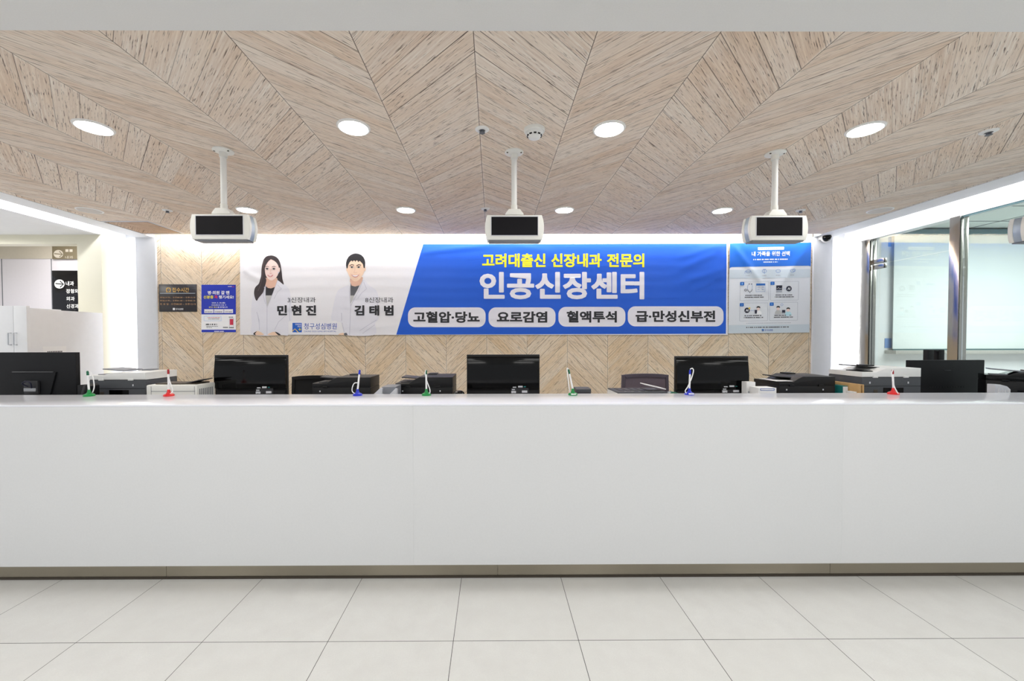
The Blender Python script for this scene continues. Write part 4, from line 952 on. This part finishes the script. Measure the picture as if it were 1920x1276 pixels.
# ------------------------------------------------------------------ chairs
def chair(name, px0, px1, ytop, Y, label, frame, cloth, rows):
    a, c = at(px0, 730, Y), at(px1, 730, Y); w = c.x-a.x; zt = at(800, ytop, Y).z
    t = thing(name, ((a.x+c.x)/2, Y+.1, 0), label, 'chair', 'office chairs behind the desk'); hw = w/2
    z0 = zt-.46
    def outl(e): return smooth([(-hw*.86+e, z0+e), (hw*.86-e, z0+e), (hw-e, z0+.12), (hw*.99-e, zt-.05), (hw*.9-e, zt-.012-e), (0, zt-e), (-hw*.9+e, zt-.012-e), (-hw*.99+e, zt-.05), (-hw+e, z0+.12)], 6)
    bend = lambda x, y: y + .35*x*x
    o_, i_ = outl(0), outl(.03); bm = B(); n = len(o_)
    V = [[bm.bm.verts.new((x, bend(x, yy), z)) for x, z in oo] for oo, yy in ((o_, -.14), (i_, -.14), (i_, -.11), (o_, -.11))]
    for k in range(4):
        for i in range(n): bm.bm.faces.new((V[k][i], V[k][(i+1) % n], V[(k+1) % 4][(i+1) % n], V[(k+1) % 4][i]))
    bmesh.ops.recalc_face_normals(bm.bm, faces=bm.bm.faces[:]); bk = bm.done('backrest', frame, t)
    b = B(); b.extr(outl(.028), lambda p, s: Vector((p[0], bend(p[0], -.132+.014*s), p[1]))); b.done('back_panel', cloth, bk)
    B().box(-hw, hw, -.08, .40, .46, .53, bev=.025).done('seat', cloth, t)
    B().box(-.035, .035, -.17, -.14, .42, z0+.25, bev=.008).done('back_support', frame, t); B().box(-.035, .035, -.17, .15, .42, .46, bev=.008).done('seat_plate', frame, t)
    B().lathe([(0, .08), (.03, .08), (.03, .25), (.02, .26), (.02, .44), (0, .44)], 20, (0, .15, 0)).done('post', 'black', t)
    for s in (-1, 1):
        B().tube(spline([(s*hw*.98, .0, .5), (s*(hw+.02), .0, .58), (s*(hw+.02), .02, .69), (s*(hw+.02), .2, .70)], 5), .014, 8).done('armrest', 'black', t)
    for k in range(5):
        an = 2*math.pi*k/5+.3; e = Vector((.3*math.cos(an), .15+.3*math.sin(an), .075))
        l = B().tube([(0, .15, .1), tuple(e)], [.026, .018], 8).done('leg', 'black', t)
        B().lathe([(0, -.011), (.027, -.011), (.027, .011), (0, .011)], 16, (e.x, e.y, .028), Matrix.Rotation(math.pi/2, 4, 'X')).done('caster', 'black', l)
    return t
chair('office_chair', 549, 640, 702.5, 3.85, 'black office chair with broad rounded back behind the black printer', 'black', 'fabric_black', 0)
chair('office_chair', 1165, 1252, 700.5, 3.85, 'mauve grey mesh office chair behind the low white printer', 'frame_grey', 'mesh_grey', 0)

# ------------------------------------------------------------------ pens on stands along the counter
YP = 2.655
def pen(px, tip, cord, mt, capm, label, plate=False, ang=0):
    base = at(px, 738, YP); ox = base.x
    t = thing('pen_stand', (ox, YP, 1.067), label, 'pen stand', 'counter pens on stands')
    s = F/YP
    def L(x, y, dy=0): p = at(x, y, YP); return Vector((p.x-ox, dy, p.z-1.067))
    B().lathe([(0, 0), (.030, 0), (.031, .006), (.027, .013), (.014, .019), (.009, .03), (.0085, .042), (.006, .043), (0, .043)], 28).done('base', mt, t)
    if plate: B().box(-.017, .017, -.0315, -.022, .005, .013, bev=.003).done('name_plate', 'cable_white', t)
    top = L(*tip); low = Vector((0, 0, .036)); d = top-low
    B().tube([low, low+d*.08, low+d*.8], [.0045, .0058, .0058], 14).done('barrel', 'cable_white', t)
    B().tube([low+d*.78, low+d*.95, top], [.0064, .0064, .0045], 14).done('cap', capm, t)
    if cord: B().tube(spline([L(x, y, dd) for x, y, dd in cord], 8), .0032, 8).done('cord', 'cable_white', t)
    return t
pen(167, (164, 695), [(164, 696, .004), (168, 700, .012), (169.5, 712, .02), (172, 726, .016), (170, 736, .012)], 'green', 'dark_green', 'green pen stand nearest the matte monitor by the low side wall')
pen(316.5, (315.5, 692), [(316, 701, -.004), (320, 715, -.006), (325, 728, -.008), (324.5, 734, -.008), (320, 738, -.008)], 'red', 'dark_red', 'red pen stand in front of the small white printer')
pen(670.5, (674.5, 693), [(671, 717, -.006), (665, 718, -.008), (661.5, 726, -.01), (661.5, 733, -.01), (666, 737, -.01)], 'blue', 'blue', 'blue pen stand in front of the black printer by the black chair')
pen(799.5, (799, 693), [(799, 693, -.002), (797.5, 699, -.008), (801, 714, -.01), (806, 728, -.01), (806.5, 735, -.01), (803, 738, -.008)], 'green', 'dark_green', 'green pen stand in front of the black printer beside the middle monitor')
pen(1074, (1066, 692), [(1066, 692, 0), (1063, 691, -.004), (1065, 712, -.006), (1067.5, 730, -.006), (1069, 737, -.006)], 'green', 'dark_green', 'green pen stand beside the small slate desk box', True)
pen(1292.5, (1294, 693), [(1294, 692, 0), (1297.5, 690, -.004), (1299, 695, -.008), (1295, 708, -.012), (1288, 724, -.012), (1283.5, 732, -.01), (1286, 737, -.01)], 'blue', 'blue', 'blue pen stand in front of the glossy monitor below the health poster', True)
pen(1675, (1673.5, 693), [(1673.5, 693, -.002), (1669.5, 700, -.008), (1671, 712, -.012), (1673.5, 724, -.012), (1675.5, 737, -.03)], 'red', 'dark_red', 'red pen stand in front of the white and charcoal printer by the glass door')
